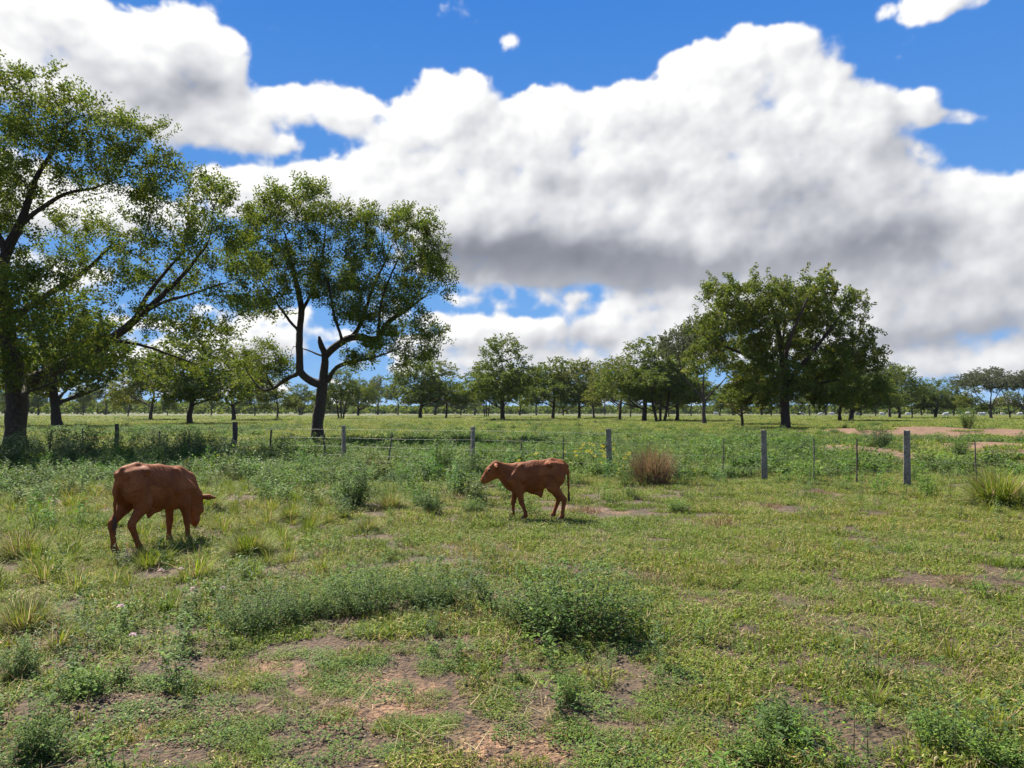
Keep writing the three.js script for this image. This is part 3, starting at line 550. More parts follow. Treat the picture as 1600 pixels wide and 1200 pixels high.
{ // farther rows
  const R = rng(5), spots = [15, 60, 130, 165, 200, 262, 330, 398, 470, 505, 560, 590, 622, 680, 720, 742, 760, 812, 838, 880, 945, 985, 1045, 1080, 1125, 1145, 1190, 1205, 1265, 1290, 1345, 1368, 1425, 1440, 1490];
  const ord = ['first', 'second', 'third', 'fourth', 'fifth', 'sixth', 'seventh', 'eighth', 'ninth', 'tenth'], zones = ['behind the big left-hand tree', 'left of the forked trunk', 'behind and right of the forked tree', 'between the pyramidal and broad trees', 'right of the dense broad trunk'];
  const count = {};
  for (const px of spots) {
    const z = px < 205 ? 0 : px < 490 ? 1 : px < 765 ? 2 : px < 1215 ? 3 : 4; count[z] = (count[z] || 0) + 1;
    placeTree([1, 2, 6, 4, 1, 6, 5][R.i(7)], px, R.r(190, 430), R.r(580, 612), R() * 6.28, 'small distant tree, ' + ord[(count[z] - 1)] + ' from left among those ' + zones[z], 'distant trees on the plain', R.r(0.7, 1.4));
  }
}
{ // the wood along the horizon
  const R = rng(71), m = new MB();
  for (let a = -52; a < 52; a += 0.09) {
    const left = smooth(-8, -26, a), d = R.r(520, 800) , an = a * Math.PI / 180, x = Math.sin(an) * d, z = -Math.cos(an) * d, h = (R.r(4.5, 7) + left * R.r(1, 4.5)) * (d / 700), w = R.r(3, 7);
    if (fbm(a * 0.4, 3, 2) < -0.22 && left < 0.3 && R() < 0.6) continue;
    for (let k = 0; k < 70; k++) {
      const f = R() * 6.283, q = Math.sqrt(R()), y = h * (0.15 + 0.85 * Math.pow(R(), 0.7)), c = jitter(R, FAR_GREENS[R.i(4)], 0.2), s = R.r(1.0, 2.0), ww = w * Math.sqrt(1 - Math.pow(y / h, 3) * 0.85);
      const b = V3(x + Math.cos(f) * q * ww, y, z + Math.sin(f) * q * ww), dd = V3(R.n(), R.n(), R.n()).normalize(), ss = V3(R.n(), R.n(), R.n()).cross(dd).normalize();
      m.leaf(b, dd, ss, s * 1.5, s, c);
    }
  }
  const o = part('distant_wood', m.geo(), foliage, scene, true); o.userData = { kind: 'stuff', label: 'low blue-grey line of woodland along the horizon', category: 'woodland' };
}

// ---------------------------------------------------------------- fence: posts, thin stakes and wires
const concrete = new THREE.MeshStandardMaterial({ color: rgb(0.34, 0.30, 0.245), roughness: 0.92, map: soilFine, bumpMap: soilBump, bumpScale: 0.008 });
const oldWood = new THREE.MeshStandardMaterial({ color: rgb(0.15, 0.12, 0.095), roughness: 0.95, map: barkMap, bumpMap: barkBump, bumpScale: 0.012 });
const greyWood = new THREE.MeshStandardMaterial({ color: rgb(0.25, 0.22, 0.19), roughness: 0.95, map: barkMap, bumpMap: barkBump, bumpScale: 0.008 });
const wireMat = new THREE.MeshStandardMaterial({ color: rgb(0.22, 0.21, 0.20), roughness: 0.6, metalness: 0.7 });
const fenceAt = (px) => { const u = (px - 800) / 1200, d = 22.1 / (1 + 0.5 * u), x = u * d; return V3(x, relief(x, -d), -d); };
function squarePost(h, w, seed) {   // tapered square post with worn chamfered edges and a slightly rough face
  const m = new MB(), R = rng(seed), rows = 16, ring = [];
  for (const [sx, sz] of [[1, 1], [-1, 1], [-1, -1], [1, -1]]) for (const [a, b] of sx * sz > 0 ? [[1, 0.78], [0.78, 1]] : [[0.78, 1], [1, 0.78]]) ring.push([sx * a, sz * b]);
  for (let k = 0; k <= rows; k++) {
    const y = -0.25 + (h + 0.25) * k / rows, t = 1 - 0.16 * k / rows, cx = 0.006 * noise2(k * 0.4, seed);
    ring.forEach(([x, z], q) => { const f = w / 2 * t * (1 + 0.07 * noise2(q * 2.3 + seed, k * 0.9)); m.v(cx + x * f, y + (k === rows ? R.n() * 0.006 : 0), z * f); m.u.push(q / 8 * 0.3, y * 0.5); });
  }
  for (let k = 0; k < rows; k++) for (let q = 0; q < 8; q++) { const a = k * 8 + q, b = k * 8 + (q + 1) % 8; m.tri(a, a + 8, b + 8); m.tri(a, b + 8, b); }
  const c = m.v(0, h + 0.008, 0); m.u.push(0, 0); for (let q = 0; q < 8; q++) m.tri(c, rows * 8 + (q + 1) % 8, rows * 8 + q);
  const g = m.geo().toNonIndexed(); g.computeVertexNormals(); return g;
}
function roundPost(h, r, seed, lean = 0) {
  const m = new MB(), pts = [];
  for (let k = 0; k <= 12; k++) { const t = k / 12, y = -0.25 + (h + 0.25) * t; pts.push([lean * y * 0.1 + noise2(t * 2.2, seed) * r * 0.7, y, noise2(t * 2 + 9, seed) * r * 0.5, r * (1.08 - 0.2 * t) * (1 + 0.15 * noise2(t * 5, seed + 4))]); }
  m.tube(pts, 9, null, 0.16, true); return m.geo();
}
function stake(h, r, seed, lean) {
  const m = new MB(), pts = [];
  for (let k = 0; k <= 8; k++) { const t = k / 8, y = -0.1 + (h + 0.1) * t; pts.push([lean * y + noise2(t * 2, seed) * 0.02, y, noise2(t * 2 + 5, seed) * 0.02, r * (1 - 0.2 * t)]); }
  m.tube(pts, 6, null, 0.1, true); return m.geo();
}
const POSTS = [[183, 'wood', 1.22, 0.085, 'dark wooden fence post nearest the big left-hand tree', 0.1], [363, 'wood', 1.32, 0.1, 'thick wooden fence post leaning right, behind the grazing calf', 0.9], [538, 'stone', 1.24, 0.13, 'grey square fence post just right of the forked tree trunk', 0],
  [738, 'stone', 1.24, 0.125, 'grey square fence post just left of the standing calf', 0], [952, 'stone', 1.25, 0.13, 'grey square fence post between the standing calf and the dry brown bush', 0], [1193, 'stone', 1.24, 0.125, 'grey square fence post right of the dry brown bush', 0], [1415, 'stone', 1.27, 0.138, 'tallest square fence post, second from the right edge, by the bare earth', 0.1]];
POSTS.forEach(([px, kind, h, w, label, lean], k) => {
  const p = fenceAt(px), g = kind === 'wood' ? roundPost(h, w, 40 + k, lean) : squarePost(h, w, 60 + k);
  const o = shade(new THREE.Mesh(g, kind === 'wood' ? oldWood : concrete)); o.name = numbered('fence_post'); o.position.copy(p); o.rotation.y = 0.46 + k * 0.05; if (kind === 'stone') { o.rotation.z = [0, 0, 0.015, -0.02, 0.03, 0.006, -0.028][k]; }
  o.userData = { label, category: 'fence post', group: 'posts of the wire fence' }; scene.add(o);
});
[[78, 0.95, 0.03, 0.1, 'short stake of the fence beside the big left-hand trunk'], [132, 1.0, 0.03, -0.05, 'fence stake between the big left-hand trunk and the first dark post'], [249, 0.98, 0.028, 0.02, 'left of the two thin fence stakes between the two wooden posts'], [297, 1.0, 0.03, -0.02, 'right of the two thin fence stakes between the two wooden posts'], [422, 1.08, 0.034, 0.05, 'dark thin fence stake left of the forked tree trunk'], [509, 1.05, 0.024, -0.06, 'pale thin fence stake in front of the forked tree trunk'],
  [607, 1.05, 0.026, 0.12, 'leaning fence stake between the forked tree and the middle post'], [683, 0.98, 0.02, 0.0, 'very thin fence stake left of the middle post'], [811, 1.0, 0.022, 0.1, 'leaning thin stake above the back of the standing calf'], [880, 1.02, 0.02, 0.0, 'thin stake above the rump of the standing calf'], [1128, 1.02, 0.018, 0.05, 'thin weathered stake just right of the dry brown bush'], [1270, 1.06, 0.018, 0.01, 'thin stake left of the dark stake near the bare earth'], [1337, 1.06, 0.022, 0.02, 'dark thin stake left of the tallest square post'], [1523, 1.06, 0.017, -0.03, 'thin pale stake at the far right, behind the grass tussock']].forEach(([px, h, r, lean, label], k) => {
  const p = fenceAt(px), o = shade(new THREE.Mesh(stake(h, r, 80 + k, lean), [4, 12].includes(k) ? oldWood : greyWood)); o.name = numbered('fence_stake'); o.position.copy(p); o.rotation.y = 0.46;
  o.userData = { label, category: 'fence stake', group: 'thin stakes of the wire fence' }; scene.add(o);
});
['top', 'upper middle', 'lower middle', 'bottom'].forEach((w, k) => {
  const pts = []; for (const px of [-60, 60, 183, 270, 363, 450, 538, 640, 738, 845, 952, 1075, 1193, 1300, 1415, 1530, 1700]) { const p = fenceAt(px); pts.push([p.x, p.y + 1.12 - k * 0.27 + noise2(px * 0.013, k) * 0.03, p.z + 0.09, 0.0022]); }
  const m = new MB(); m.tube(pts, 4, null); const o = shade(new THREE.Mesh(m.geo(), wireMat)); o.name = numbered('fence_wire');
  o.userData = { label: w + ' strand of thin steel wire strung along the fence posts', category: 'wire', group: 'wires of the fence' }; scene.add(o);
});
{ const p = fenceAt(500), q = fenceAt(612), m = new MB(), pts = []; for (let k = 0; k <= 8; k++) { const t = k / 8; pts.push([lerp(p.x, q.x, t), 0.1 + noise2(t * 3, 4) * 0.03 + relief(lerp(p.x, q.x, t), lerp(p.z, q.z, t)), lerp(p.z, q.z, t) + 0.25, 0.075 - 0.03 * t]); } m.tube(pts, 8, null, 0.15, true);
  const o = shade(new THREE.Mesh(m.geo(), new THREE.MeshStandardMaterial({ color: rgb(0.17, 0.085, 0.055), roughness: 0.95, map: barkMap, bumpMap: barkBump, bumpScale: 0.015 }))); o.name = 'fallen_log'; o.userData = { label: 'thin reddish fallen log lying along the fence at the forked tree', category: 'log' }; scene.add(o); }

// ---------------------------------------------------------------- cattle: a body is one surface round tapered bones
function surface(f, lo, hi, cell) {   // surface nets
  const nx = Math.ceil((hi[0] - lo[0]) / cell) + 1, ny = Math.ceil((hi[1] - lo[1]) / cell) + 1, nz = Math.ceil((hi[2] - lo[2]) / cell) + 1, S = new Float32Array(nx * ny * nz), id = (i, j, k) => (k * ny + j) * nx + i;
  for (let k = 0; k < nz; k++) for (let j = 0; j < ny; j++) for (let i = 0; i < nx; i++) S[id(i, j, k)] = f(lo[0] + i * cell, lo[1] + j * cell, lo[2] + k * cell);
  const V = new Int32Array(nx * ny * nz).fill(-1), pos = [], idx = [];
  const E = [[0, 0, 0, 1, 0, 0], [0, 1, 0, 1, 1, 0], [0, 0, 1, 1, 0, 1], [0, 1, 1, 1, 1, 1], [0, 0, 0, 0, 1, 0], [1, 0, 0, 1, 1, 0], [0, 0, 1, 0, 1, 1], [1, 0, 1, 1, 1, 1], [0, 0, 0, 0, 0, 1], [1, 0, 0, 1, 0, 1], [0, 1, 0, 0, 1, 1], [1, 1, 0, 1, 1, 1]];
  for (let k = 0; k < nz - 1; k++) for (let j = 0; j < ny - 1; j++) for (let i = 0; i < nx - 1; i++) {
    let x = 0, y = 0, z = 0, n = 0;
    for (const e of E) { const a = S[id(i + e[0], j + e[1], k + e[2])], b = S[id(i + e[3], j + e[4], k + e[5])]; if ((a < 0) !== (b < 0)) { const t = a / (a - b); x += e[0] + (e[3] - e[0]) * t; y += e[1] + (e[4] - e[1]) * t; z += e[2] + (e[5] - e[2]) * t; n++; } }
    if (n) { V[id(i, j, k)] = pos.length / 3; pos.push(lo[0] + (i + x / n) * cell, lo[1] + (j + y / n) * cell, lo[2] + (k + z / n) * cell); }
  }
  const quad = (a, b, c, d, flip) => flip ? idx.push(a, c, b, a, d, c) : idx.push(a, b, c, a, c, d);
  for (let k = 1; k < nz - 1; k++) for (let j = 1; j < ny - 1; j++) for (let i = 1; i < nx - 1; i++) {
    const s = S[id(i, j, k)] < 0;
    if (s !== S[id(i + 1, j, k)] < 0) quad(V[id(i, j - 1, k - 1)], V[id(i, j, k - 1)], V[id(i, j, k)], V[id(i, j - 1, k)], !s);
    if (s !== S[id(i, j + 1, k)] < 0) quad(V[id(i - 1, j, k - 1)], V[id(i - 1, j, k)], V[id(i, j, k)], V[id(i, j, k - 1)], !s);
    if (s !== S[id(i, j, k + 1)] < 0) quad(V[id(i - 1, j - 1, k)], V[id(i, j - 1, k)], V[id(i, j, k)], V[id(i - 1, j, k)], !s);
  }
  const nor = new Float32Array(pos.length), h = cell * 0.6;
  for (let q = 0; q < pos.length; q += 3) { const x = pos[q], y = pos[q + 1], z = pos[q + 2], a = f(x + h, y, z) - f(x - h, y, z), b = f(x, y + h, z) - f(x, y - h, z), c = f(x, y, z + h) - f(x, y, z - h), l = Math.hypot(a, b, c) || 1; nor[q] = a / l; nor[q + 1] = b / l; nor[q + 2] = c / l; }
  const g = new THREE.BufferGeometry(); g.setAttribute('position', new THREE.Float32BufferAttribute(pos, 3)); g.setAttribute('normal', new THREE.BufferAttribute(nor, 3)); g.setIndex(idx); return g;
}
// a bone: [ax, ay, az, ra, bx, by, bz, rb, flat (width across / height), blend]
function field(bones) {
  const B = bones.map((b) => [...b.slice(0, 8), b[8] || 1, b[9] || 0.03]);
  return (x, y, z) => {
    let d = 1e3;
    for (const b of B) {
      const f = b[8], zz = z / f, az = b[2] / f, bz = b[6] / f, ex = b[4] - b[0], ey = b[5] - b[1], ez = bz - az, px = x - b[0], py = y - b[1], pz = zz - az;
      const t = clamp((px * ex + py * ey + pz * ez) / (ex * ex + ey * ey + ez * ez + 1e-9)), qx = px - ex * t, qy = py - ey * t, qz = pz - ez * t;
      let e = (Math.sqrt(qx * qx + qy * qy + qz * qz) - (b[3] + (b[7] - b[3]) * t)) * (f < 1 ? lerp(1, f, 0.5) : 1);
      const k = b[9], h = Math.max(0, k - Math.abs(d - e)) / k; d = Math.min(d, e) - h * h * k * 0.25;
    }
    return d;
  };
}
const both = (f) => [...f(1), ...f(-1)];
function calfBones(pose) {
  const B = [
    // trunk
    [0.27, 0.645, 0, 0.19, 0.02, 0.66, 0, 0.205, 0.68, 0.05], [0.02, 0.66, 0, 0.205, -0.18, 0.69, 0, 0.185, 0.7, 0.06], [-0.18, 0.70, 0, 0.178, -0.33, 0.735, 0, 0.16, 0.72, 0.05],
    [0.34, 0.60, 0, 0.17, 0.25, 0.55, 0, 0.16, 0.7, 0.06], [0.42, 0.55, 0, 0.085, 0.30, 0.47, 0, 0.07, 0.6, 0.07], [0.05, 0.56, 0, 0.12, -0.16, 0.60, 0, 0.09, 0.85, 0.08],
    // backbone, withers, hips, tail head
    [0.31, 0.80, 0, 0.045, 0.05, 0.835, 0, 0.034, 0.9, 0.07], [0.05, 0.835, 0, 0.034, -0.25, 0.885, 0, 0.032, 1, 0.06], [-0.25, 0.885, 0, 0.032, -0.42, 0.86, 0, 0.034, 1, 0.06],
    ...both((s) => [[-0.20, 0.85, s * 0.09, 0.036, -0.23, 0.835, s * 0.145, 0.03, 1, 0.035], [-0.21, 0.845, s * 0.10, 0.03, -0.43, 0.815, s * 0.075, 0.03, 1, 0.06],
      [0.24, 0.81, s * 0.055, 0.03, 0.42, 0.60, s * 0.135, 0.045, 1, 0.022], [0.25, 0.79, s * 0.06, 0.03, 0.20, 0.60, s * 0.14, 0.04, 1, 0.05], [-0.30, 0.72, s * 0.075, 0.125, -0.36, 0.62, s * 0.08, 0.1, 0.7, 0.05]]),
    // sheath and navel fold
    [0.06, 0.43, 0, 0.05, -0.06, 0.40, 0, 0.045, 0.5, 0.06], [-0.055, 0.40, 0, 0.04, -0.075, 0.335, 0, 0.014, 0.8, 0.04],
  ];
  const leg = (pts, flat) => { for (let k = 0; k < pts.length - 1; k++) { const [x, y, z, r] = pts[k], [u, v, w, q] = pts[k + 1]; B.push([x, y, z, r, u, v, w, q, flat[k] || 1, k < 2 ? 0.05 : 0.018]); } };
  for (const [kind, s, foot, mid] of pose.legs) {
    if (kind === 'front') leg([[0.33, 0.60, s * 0.10, 0.095], [0.31 + (foot - 0.33) * 0.25, 0.47, s * 0.105, 0.07], [mid, 0.255, s * 0.095, 0.039], [mid + (foot - mid) * 0.25, 0.235, s * 0.095, 0.034], [foot - 0.004, 0.095, s * 0.095, 0.025], [foot, 0.065, s * 0.095, 0.032], [foot + 0.03, 0.022, s * 0.095, 0.034]], [0.75, 0.8]);
    else leg([[-0.31, 0.66, s * 0.10, 0.125], [-0.25 + (foot + 0.33) * 0.15, 0.50, s * 0.115, 0.082], [mid, 0.315, s * 0.095, 0.042], [mid - 0.002, 0.285, s * 0.095, 0.038], [lerp(mid, foot, 0.75), 0.105, s * 0.095, 0.0265], [foot - 0.008, 0.07, s * 0.095, 0.033], [foot + 0.025, 0.022, s * 0.095, 0.034]], [0.72, 0.75]);
  }
  B.push(...pose.head);
  const tl = pose.tail; for (let k = 0; k < tl.length - 1; k++) B.push([...tl[k], ...tl[k + 1], 1, 0.02]);
  return B;
}
// a head set at p, pointing along (c, s) in the side plane
function headBones(px, py, dx, dy, earDroop) {
  const nx = -dy, ny = dx, P = (a, b) => [px + dx * a + nx * b, py + dy * a + ny * b], up = ny >= 0 ? 1 : -1, q = (a, b) => P(a, b * up);
  const bone = (a, z1, ra, b, z2, rb, flat, k) => [a[0], a[1], z1, ra, b[0], b[1], z2, rb, flat, k];
  const out = [
    bone(q(0.0, 0.0), 0, 0.096, q(0.11, 0.0), 0, 0.088, 0.8, 0.04), bone(q(0.11, 0.0), 0, 0.084, q(0.245, -0.012), 0, 0.056, 0.76, 0.03), bone(q(0.25, -0.02), 0, 0.058, q(0.285, -0.026), 0, 0.05, 1.0, 0.02),
    bone(q(0.04, -0.085), 0, 0.05, q(0.235, -0.062), 0, 0.034, 0.75, 0.035), bone(q(-0.02, 0.055), 0, 0.05, q(0.12, 0.05), 0, 0.04, 1.0, 0.04), bone(q(0.12, 0.035), 0, 0.036, q(0.245, 0.012), 0, 0.03, 0.85, 0.03),
  ];
  for (const s of [1, -1]) {
    out.push(bone(q(0.105, 0.042), s * 0.055, 0.024, q(0.125, 0.032), s * 0.058, 0.02, 1, 0.025));
    const e = q(-0.03, 0.04), f = [e[0] + (-dx * 0.02), e[1] - 0.01 - earDroop * 0.3], g = [e[0] - dx * 0.03, e[1] - earDroop];
    out.push([e[0], e[1], s * 0.075, 0.024, f[0], f[1], s * 0.125, 0.037, 1, 0.02], [f[0], f[1], s * 0.125, 0.036, g[0], g[1], s * 0.19, 0.01, 1, 0.015]);
  }
  const eye = q(0.105, 0.048), nose = q(0.312, -0.024); return { out, eye, nose, up };
}
const hideBump = texture(256, (u, v) => { const k = 0.5 + tile(u, v, 24, 4) * 0.9; return [k, k, k]; });
const hideMap = texture(512, (u, v) => { const a = tile(u, v, 3, 5), b = tile(u + 0.4, v, 50, 3), k = 0.84 + a * 0.55 + b * 0.4; return [k, k * (0.97 + a * 0.2), k * (0.95 + a * 0.25)]; }, true);
const hide = new THREE.MeshPhysicalMaterial({ color: rgb(0.275, 0.088, 0.028), map: hideMap, bumpMap: hideBump, bumpScale: 0.008, roughness: 0.72, specularIntensity: 0.3 });
const darkHorn = new THREE.MeshStandardMaterial({ color: rgb(0.06, 0.04, 0.03), roughness: 0.6 }), eyeMat = new THREE.MeshPhysicalMaterial({ color: rgb(0.012, 0.008, 0.006), roughness: 0.08 });
const tuftMat = new THREE.MeshStandardMaterial({ color: rgb(0.07, 0.03, 0.02), roughness: 0.9, side: THREE.DoubleSide }), noseMat = new THREE.MeshStandardMaterial({ color: rgb(0.16, 0.08, 0.055), roughness: 0.45 });
function addUV(g) { const p = g.attributes.position, n = g.attributes.normal, uv = new Float32Array(p.count * 2); for (let k = 0; k < p.count; k++) { uv[k * 2] = p.getX(k) / 0.9; uv[k * 2 + 1] = (p.getY(k) + p.getZ(k) * (n.getY(k) > 0 ? 1 : -1)) / 0.9; } g.setAttribute('uv', new THREE.BufferAttribute(uv, 2)); return g; }
function calf(label, pose, x, z, heading, size, cell = 0.0125) {
  const o = thing('calf', label, 'calf', x, relief(x, z) + 0.002, z, 'brown calves in the pasture'); o.rotation.y = heading; o.scale.set(size, size * 1.05, size);
  const g = addUV(surface(field(calfBones(pose)), [-0.72, -0.02, -0.28], [0.98, 0.99, 0.28], cell)); part('body', g, hide, o);
  for (const s of [1, -1]) { const e = new THREE.SphereGeometry(0.017, 14, 10); e.scale(1.25, 0.9, 0.7); e.translate(pose.eye[0], pose.eye[1], s * pose.eyeOut); part('eye', e, eyeMat, o); }
  { const e = new THREE.SphereGeometry(0.03, 14, 10); e.scale(0.75, 1, 1.35); e.translate(pose.nose[0], pose.nose[1], 0); part('muzzle', e, noseMat, o); }
  for (const [kind, s, foot] of pose.legs) { const h = new THREE.CylinderGeometry(0.031, 0.043, 0.05, 12, 2); h.scale(1.25, 1, 0.95); const a = h.attributes.position; for (let k = 0; k < a.count; k++) if (a.getY(k) > 0) a.setX(k, a.getX(k) - 0.012); h.computeVertexNormals(); h.translate(foot + (kind === 'front' ? 0.034 : 0.03), 0.023, s * 0.095); part('hoof', h, darkHorn, o); }
  const e = pose.tail[pose.tail.length - 1], m = new MB(), R = rng(9); for (let k = 0; k < 90; k++) { const a = R() * 6.283, r = Math.sqrt(R()) * 0.016; m.blade(e[0] + Math.cos(a) * r, e[1] + R.r(0.0, 0.05), e[2] + Math.sin(a) * r, a, Math.PI - R.r(0, 0.16), R.r(0.10, 0.17), 0.006, R.n() * 0.2, null, 2); }
  for (let k = 1; k < m.p.length; k += 3) if (m.p[k] < 0.1) m.p[k] = 0.1 + Math.abs(m.p[k] - 0.004) * 0.1;
  part('tail_switch', m.geo(), tuftMat, o, true);
  return o;
}
{
  const hd = headBones(0.645, 0.775, 0.78, -0.625, 0.03);
  const pose = { legs: [['front', 1, 0.385, 0.375], ['front', -1, 0.17, 0.235], ['hind', 1, -0.27, -0.355], ['hind', -1, -0.41, -0.445]], eye: hd.eye, eyeOut: 0.077, nose: hd.nose,
    head: [[0.33, 0.70, 0, 0.12, 0.50, 0.71, 0, 0.10, 0.62, 0.07], [0.50, 0.71, 0, 0.10, 0.63, 0.755, 0, 0.085, 0.66, 0.05], [0.40, 0.79, 0, 0.03, 0.60, 0.825, 0, 0.035, 1, 0.06], [0.62, 0.67, 0, 0.03, 0.42, 0.50, 0, 0.045, 0.45, 0.06], ...hd.out],
    tail: [[-0.43, 0.85, 0, 0.034], [-0.49, 0.815, 0, 0.027], [-0.512, 0.72, 0, 0.021], [-0.515, 0.52, 0.005, 0.016], [-0.522, 0.38, 0.01, 0.011]] };
  const p = atG(838, 811); calf('reddish-brown calf standing in profile facing left at mid distance', pose, p.x, p.z, Math.PI - 0.06, 0.985);
}
{
  const hd = headBones(0.60, 0.455, -0.02, -1.0, 0.02);
  const pose = { legs: [['front', -1, 0.30, 0.305], ['front', 1, 0.40, 0.385], ['hind', -1, -0.43, -0.465], ['hind', 1, -0.27, -0.375]], eye: [0.645, 0.345], eyeOut: 0.066, nose: [0.60, 0.18],
    head: [[0.33, 0.68, 0, 0.125, 0.46, 0.63, 0, 0.105, 0.58, 0.08], [0.46, 0.63, 0, 0.105, 0.575, 0.50, 0, 0.085, 0.66, 0.06], [0.36, 0.795, 0, 0.03, 0.50, 0.72, 0, 0.035, 1, 0.07], [0.50, 0.72, 0, 0.035, 0.61, 0.53, 0, 0.035, 1, 0.06], [0.36, 0.50, 0, 0.04, 0.49, 0.47, 0, 0.04, 0.45, 0.07],
      [0.60, 0.49, 0, 0.085, 0.605, 0.36, 0, 0.078, 0.85, 0.04], [0.605, 0.36, 0, 0.076, 0.595, 0.23, 0, 0.05, 0.85, 0.04], [0.595, 0.225, 0, 0.052, 0.595, 0.20, 0, 0.045, 1.05, 0.03], [0.545, 0.40, 0, 0.05, 0.56, 0.25, 0, 0.034, 0.8, 0.04], [0.645, 0.47, 0, 0.045, 0.65, 0.34, 0, 0.035, 1, 0.04],
      ...both((s) => [[0.645, 0.355, s * 0.055, 0.022, 0.65, 0.33, s * 0.058, 0.02, 1, 0.025], [0.64, 0.49, s * 0.07, 0.024, 0.68, 0.485, s * 0.125, 0.034, 1, 0.02], [0.68, 0.485, s * 0.125, 0.033, 0.72, 0.475, s * 0.20, 0.01, 1, 0.015]])],
    tail: [[-0.43, 0.85, 0, 0.034], [-0.485, 0.815, 0, 0.027], [-0.50, 0.72, 0.0, 0.021], [-0.505, 0.52, -0.01, 0.016], [-0.50, 0.36, -0.015, 0.011]] };
  const p = atG(240, 857); calf('reddish-brown calf grazing with its head down on the left', pose, p.x, p.z, 1.16, 1.1);
}
{ // white cattle far out on the plain
  const hd = headBones(0.625, 0.775, 0.80, -0.60, 0.035), hg = headBones(0.60, 0.455, -0.02, -1.0, 0.02);
  const mk = (graze) => surface(field(calfBones({ legs: [['front', 1, 0.36, 0.35], ['front', -1, 0.26, 0.27], ['hind', 1, -0.3, -0.36], ['hind', -1, -0.38, -0.42]], head: graze ? [[0.33, 0.68, 0, 0.135, 0.46, 0.60, 0, 0.115, 0.66, 0.08], [0.46, 0.60, 0, 0.115, 0.6, 0.46, 0, 0.09, 0.72, 0.06], ...hg.out] : [[0.33, 0.70, 0, 0.125, 0.62, 0.76, 0, 0.085, 0.7, 0.08], [0.27, 0.83, 0, 0.09, 0.2, 0.8, 0, 0.07, 0.7, 0.06], ...hd.out], tail: [[-0.43, 0.85, 0, 0.04], [-0.5, 0.7, 0, 0.03], [-0.5, 0.4, 0, 0.03]] })), [-0.72, -0.02, -0.28], [0.98, 0.99, 0.28], 0.03);
  const A = mk(false), B = mk(true), white = new THREE.MeshStandardMaterial({ color: rgb(0.62, 0.59, 0.54), roughness: 0.8 });
  const where = ['below the left flank of the dense broad tree', 'just right of the dense broad trunk', 'third from the dense broad trunk towards the right', 'fourth from the dense broad trunk towards the right', 'left of the low bent-trunk tree', 'behind the low bent-trunk tree', 'right of the low bent-trunk tree', 'between the bent-trunk tree and the umbrella tree', 'just left of the umbrella tree', 'under the umbrella tree', 'right of the umbrella tree', 'at the right edge of the picture'];
  [1118, 1252, 1282, 1300, 1340, 1378, 1418, 1478, 1512, 1535, 1566, 1594].forEach((px, k) => {
    const R = rng(300 + k), d = R.r(225, 310), p = at3(px, 640, d), o = thing('white_cow', 'tiny white cow far away, ' + where[k], 'cow', p.x, relief(p.x, p.z), p.z, 'white cattle far out on the plain');
    o.rotation.y = R() < 0.5 ? R.r(-0.6, 0.6) : Math.PI + R.r(-0.6, 0.6); o.scale.setScalar(R.r(1.45, 1.75)); part('body', k % 3 ? B : A, white, o);
  });
}

// ---------------------------------------------------------------- plants of the pasture
const weedLeaf = leafMat(0.4, 0.9, 0.1), bladeMat = leafMat(0.42, 0.9, 0.07);
const GRASS = [[0.14, 0.19, 0.014], [0.17, 0.215, 0.016], [0.105, 0.155, 0.014], [0.21, 0.235, 0.02], [0.135, 0.19, 0.02]];
const STRAW = [[0.391, 0.31, 0.143], [0.322, 0.241, 0.11], [0.437, 0.368, 0.198], [0.253, 0.172, 0.083]], BROWN = [[0.13, 0.08, 0.045], [0.17, 0.10, 0.06]];
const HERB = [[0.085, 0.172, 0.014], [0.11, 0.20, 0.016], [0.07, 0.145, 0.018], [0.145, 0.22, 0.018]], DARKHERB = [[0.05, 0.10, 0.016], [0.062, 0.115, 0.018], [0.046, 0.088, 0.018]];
const pick = (R, a) => a[R.i(a.length)];
function bladeColor(R, dry) { const q = R(); return jitter(R, q < dry ? pick(R, STRAW) : q < dry * 1.35 ? pick(R, BROWN) : pick(R, GRASS), 0.22); }
function turf(seed, size, n, len, wid, dry) {   // a piece of sward with an uneven edge
  const R = rng(seed), m = new MB();
  for (let k = 0; k < n; k++) {
    const a = R() * 6.283, r = Math.sqrt(R()) * size / 2 * (0.8 + 0.4 * noise2(Math.cos(a) * 2 + seed, Math.sin(a) * 2)), x = Math.cos(a) * r, z = Math.sin(a) * r, c = 0.7 + 0.9 * fbm(x * 7 / size + seed, z * 7 / size, 2);
    m.blade(x, -0.004, z, R() * 6.283, R.r(0.05, 1.25), len * R.r(0.4, 1.25) * c, wid * R.r(0.7, 1.3), R.r(0.2, 1.7), bladeColor(R, dry), 2);
    if (k % 4 === 0) { const f = R() * 6.283, d = V3(Math.cos(f), R.r(-0.2, 0.5), Math.sin(f)).normalize(), s = V3(-Math.sin(f), R.n() * 0.5, Math.cos(f)).normalize(); m.leaf(V3(x, len * R.r(0.05, 0.6), z), d, s, len * R.r(0.18, 0.4), wid * R.r(1.1, 2.0), jitter(R, R() < dry ? pick(R, STRAW) : pick(R, GRASS), 0.3), 0.2); }
  }
  return m.geo();
}
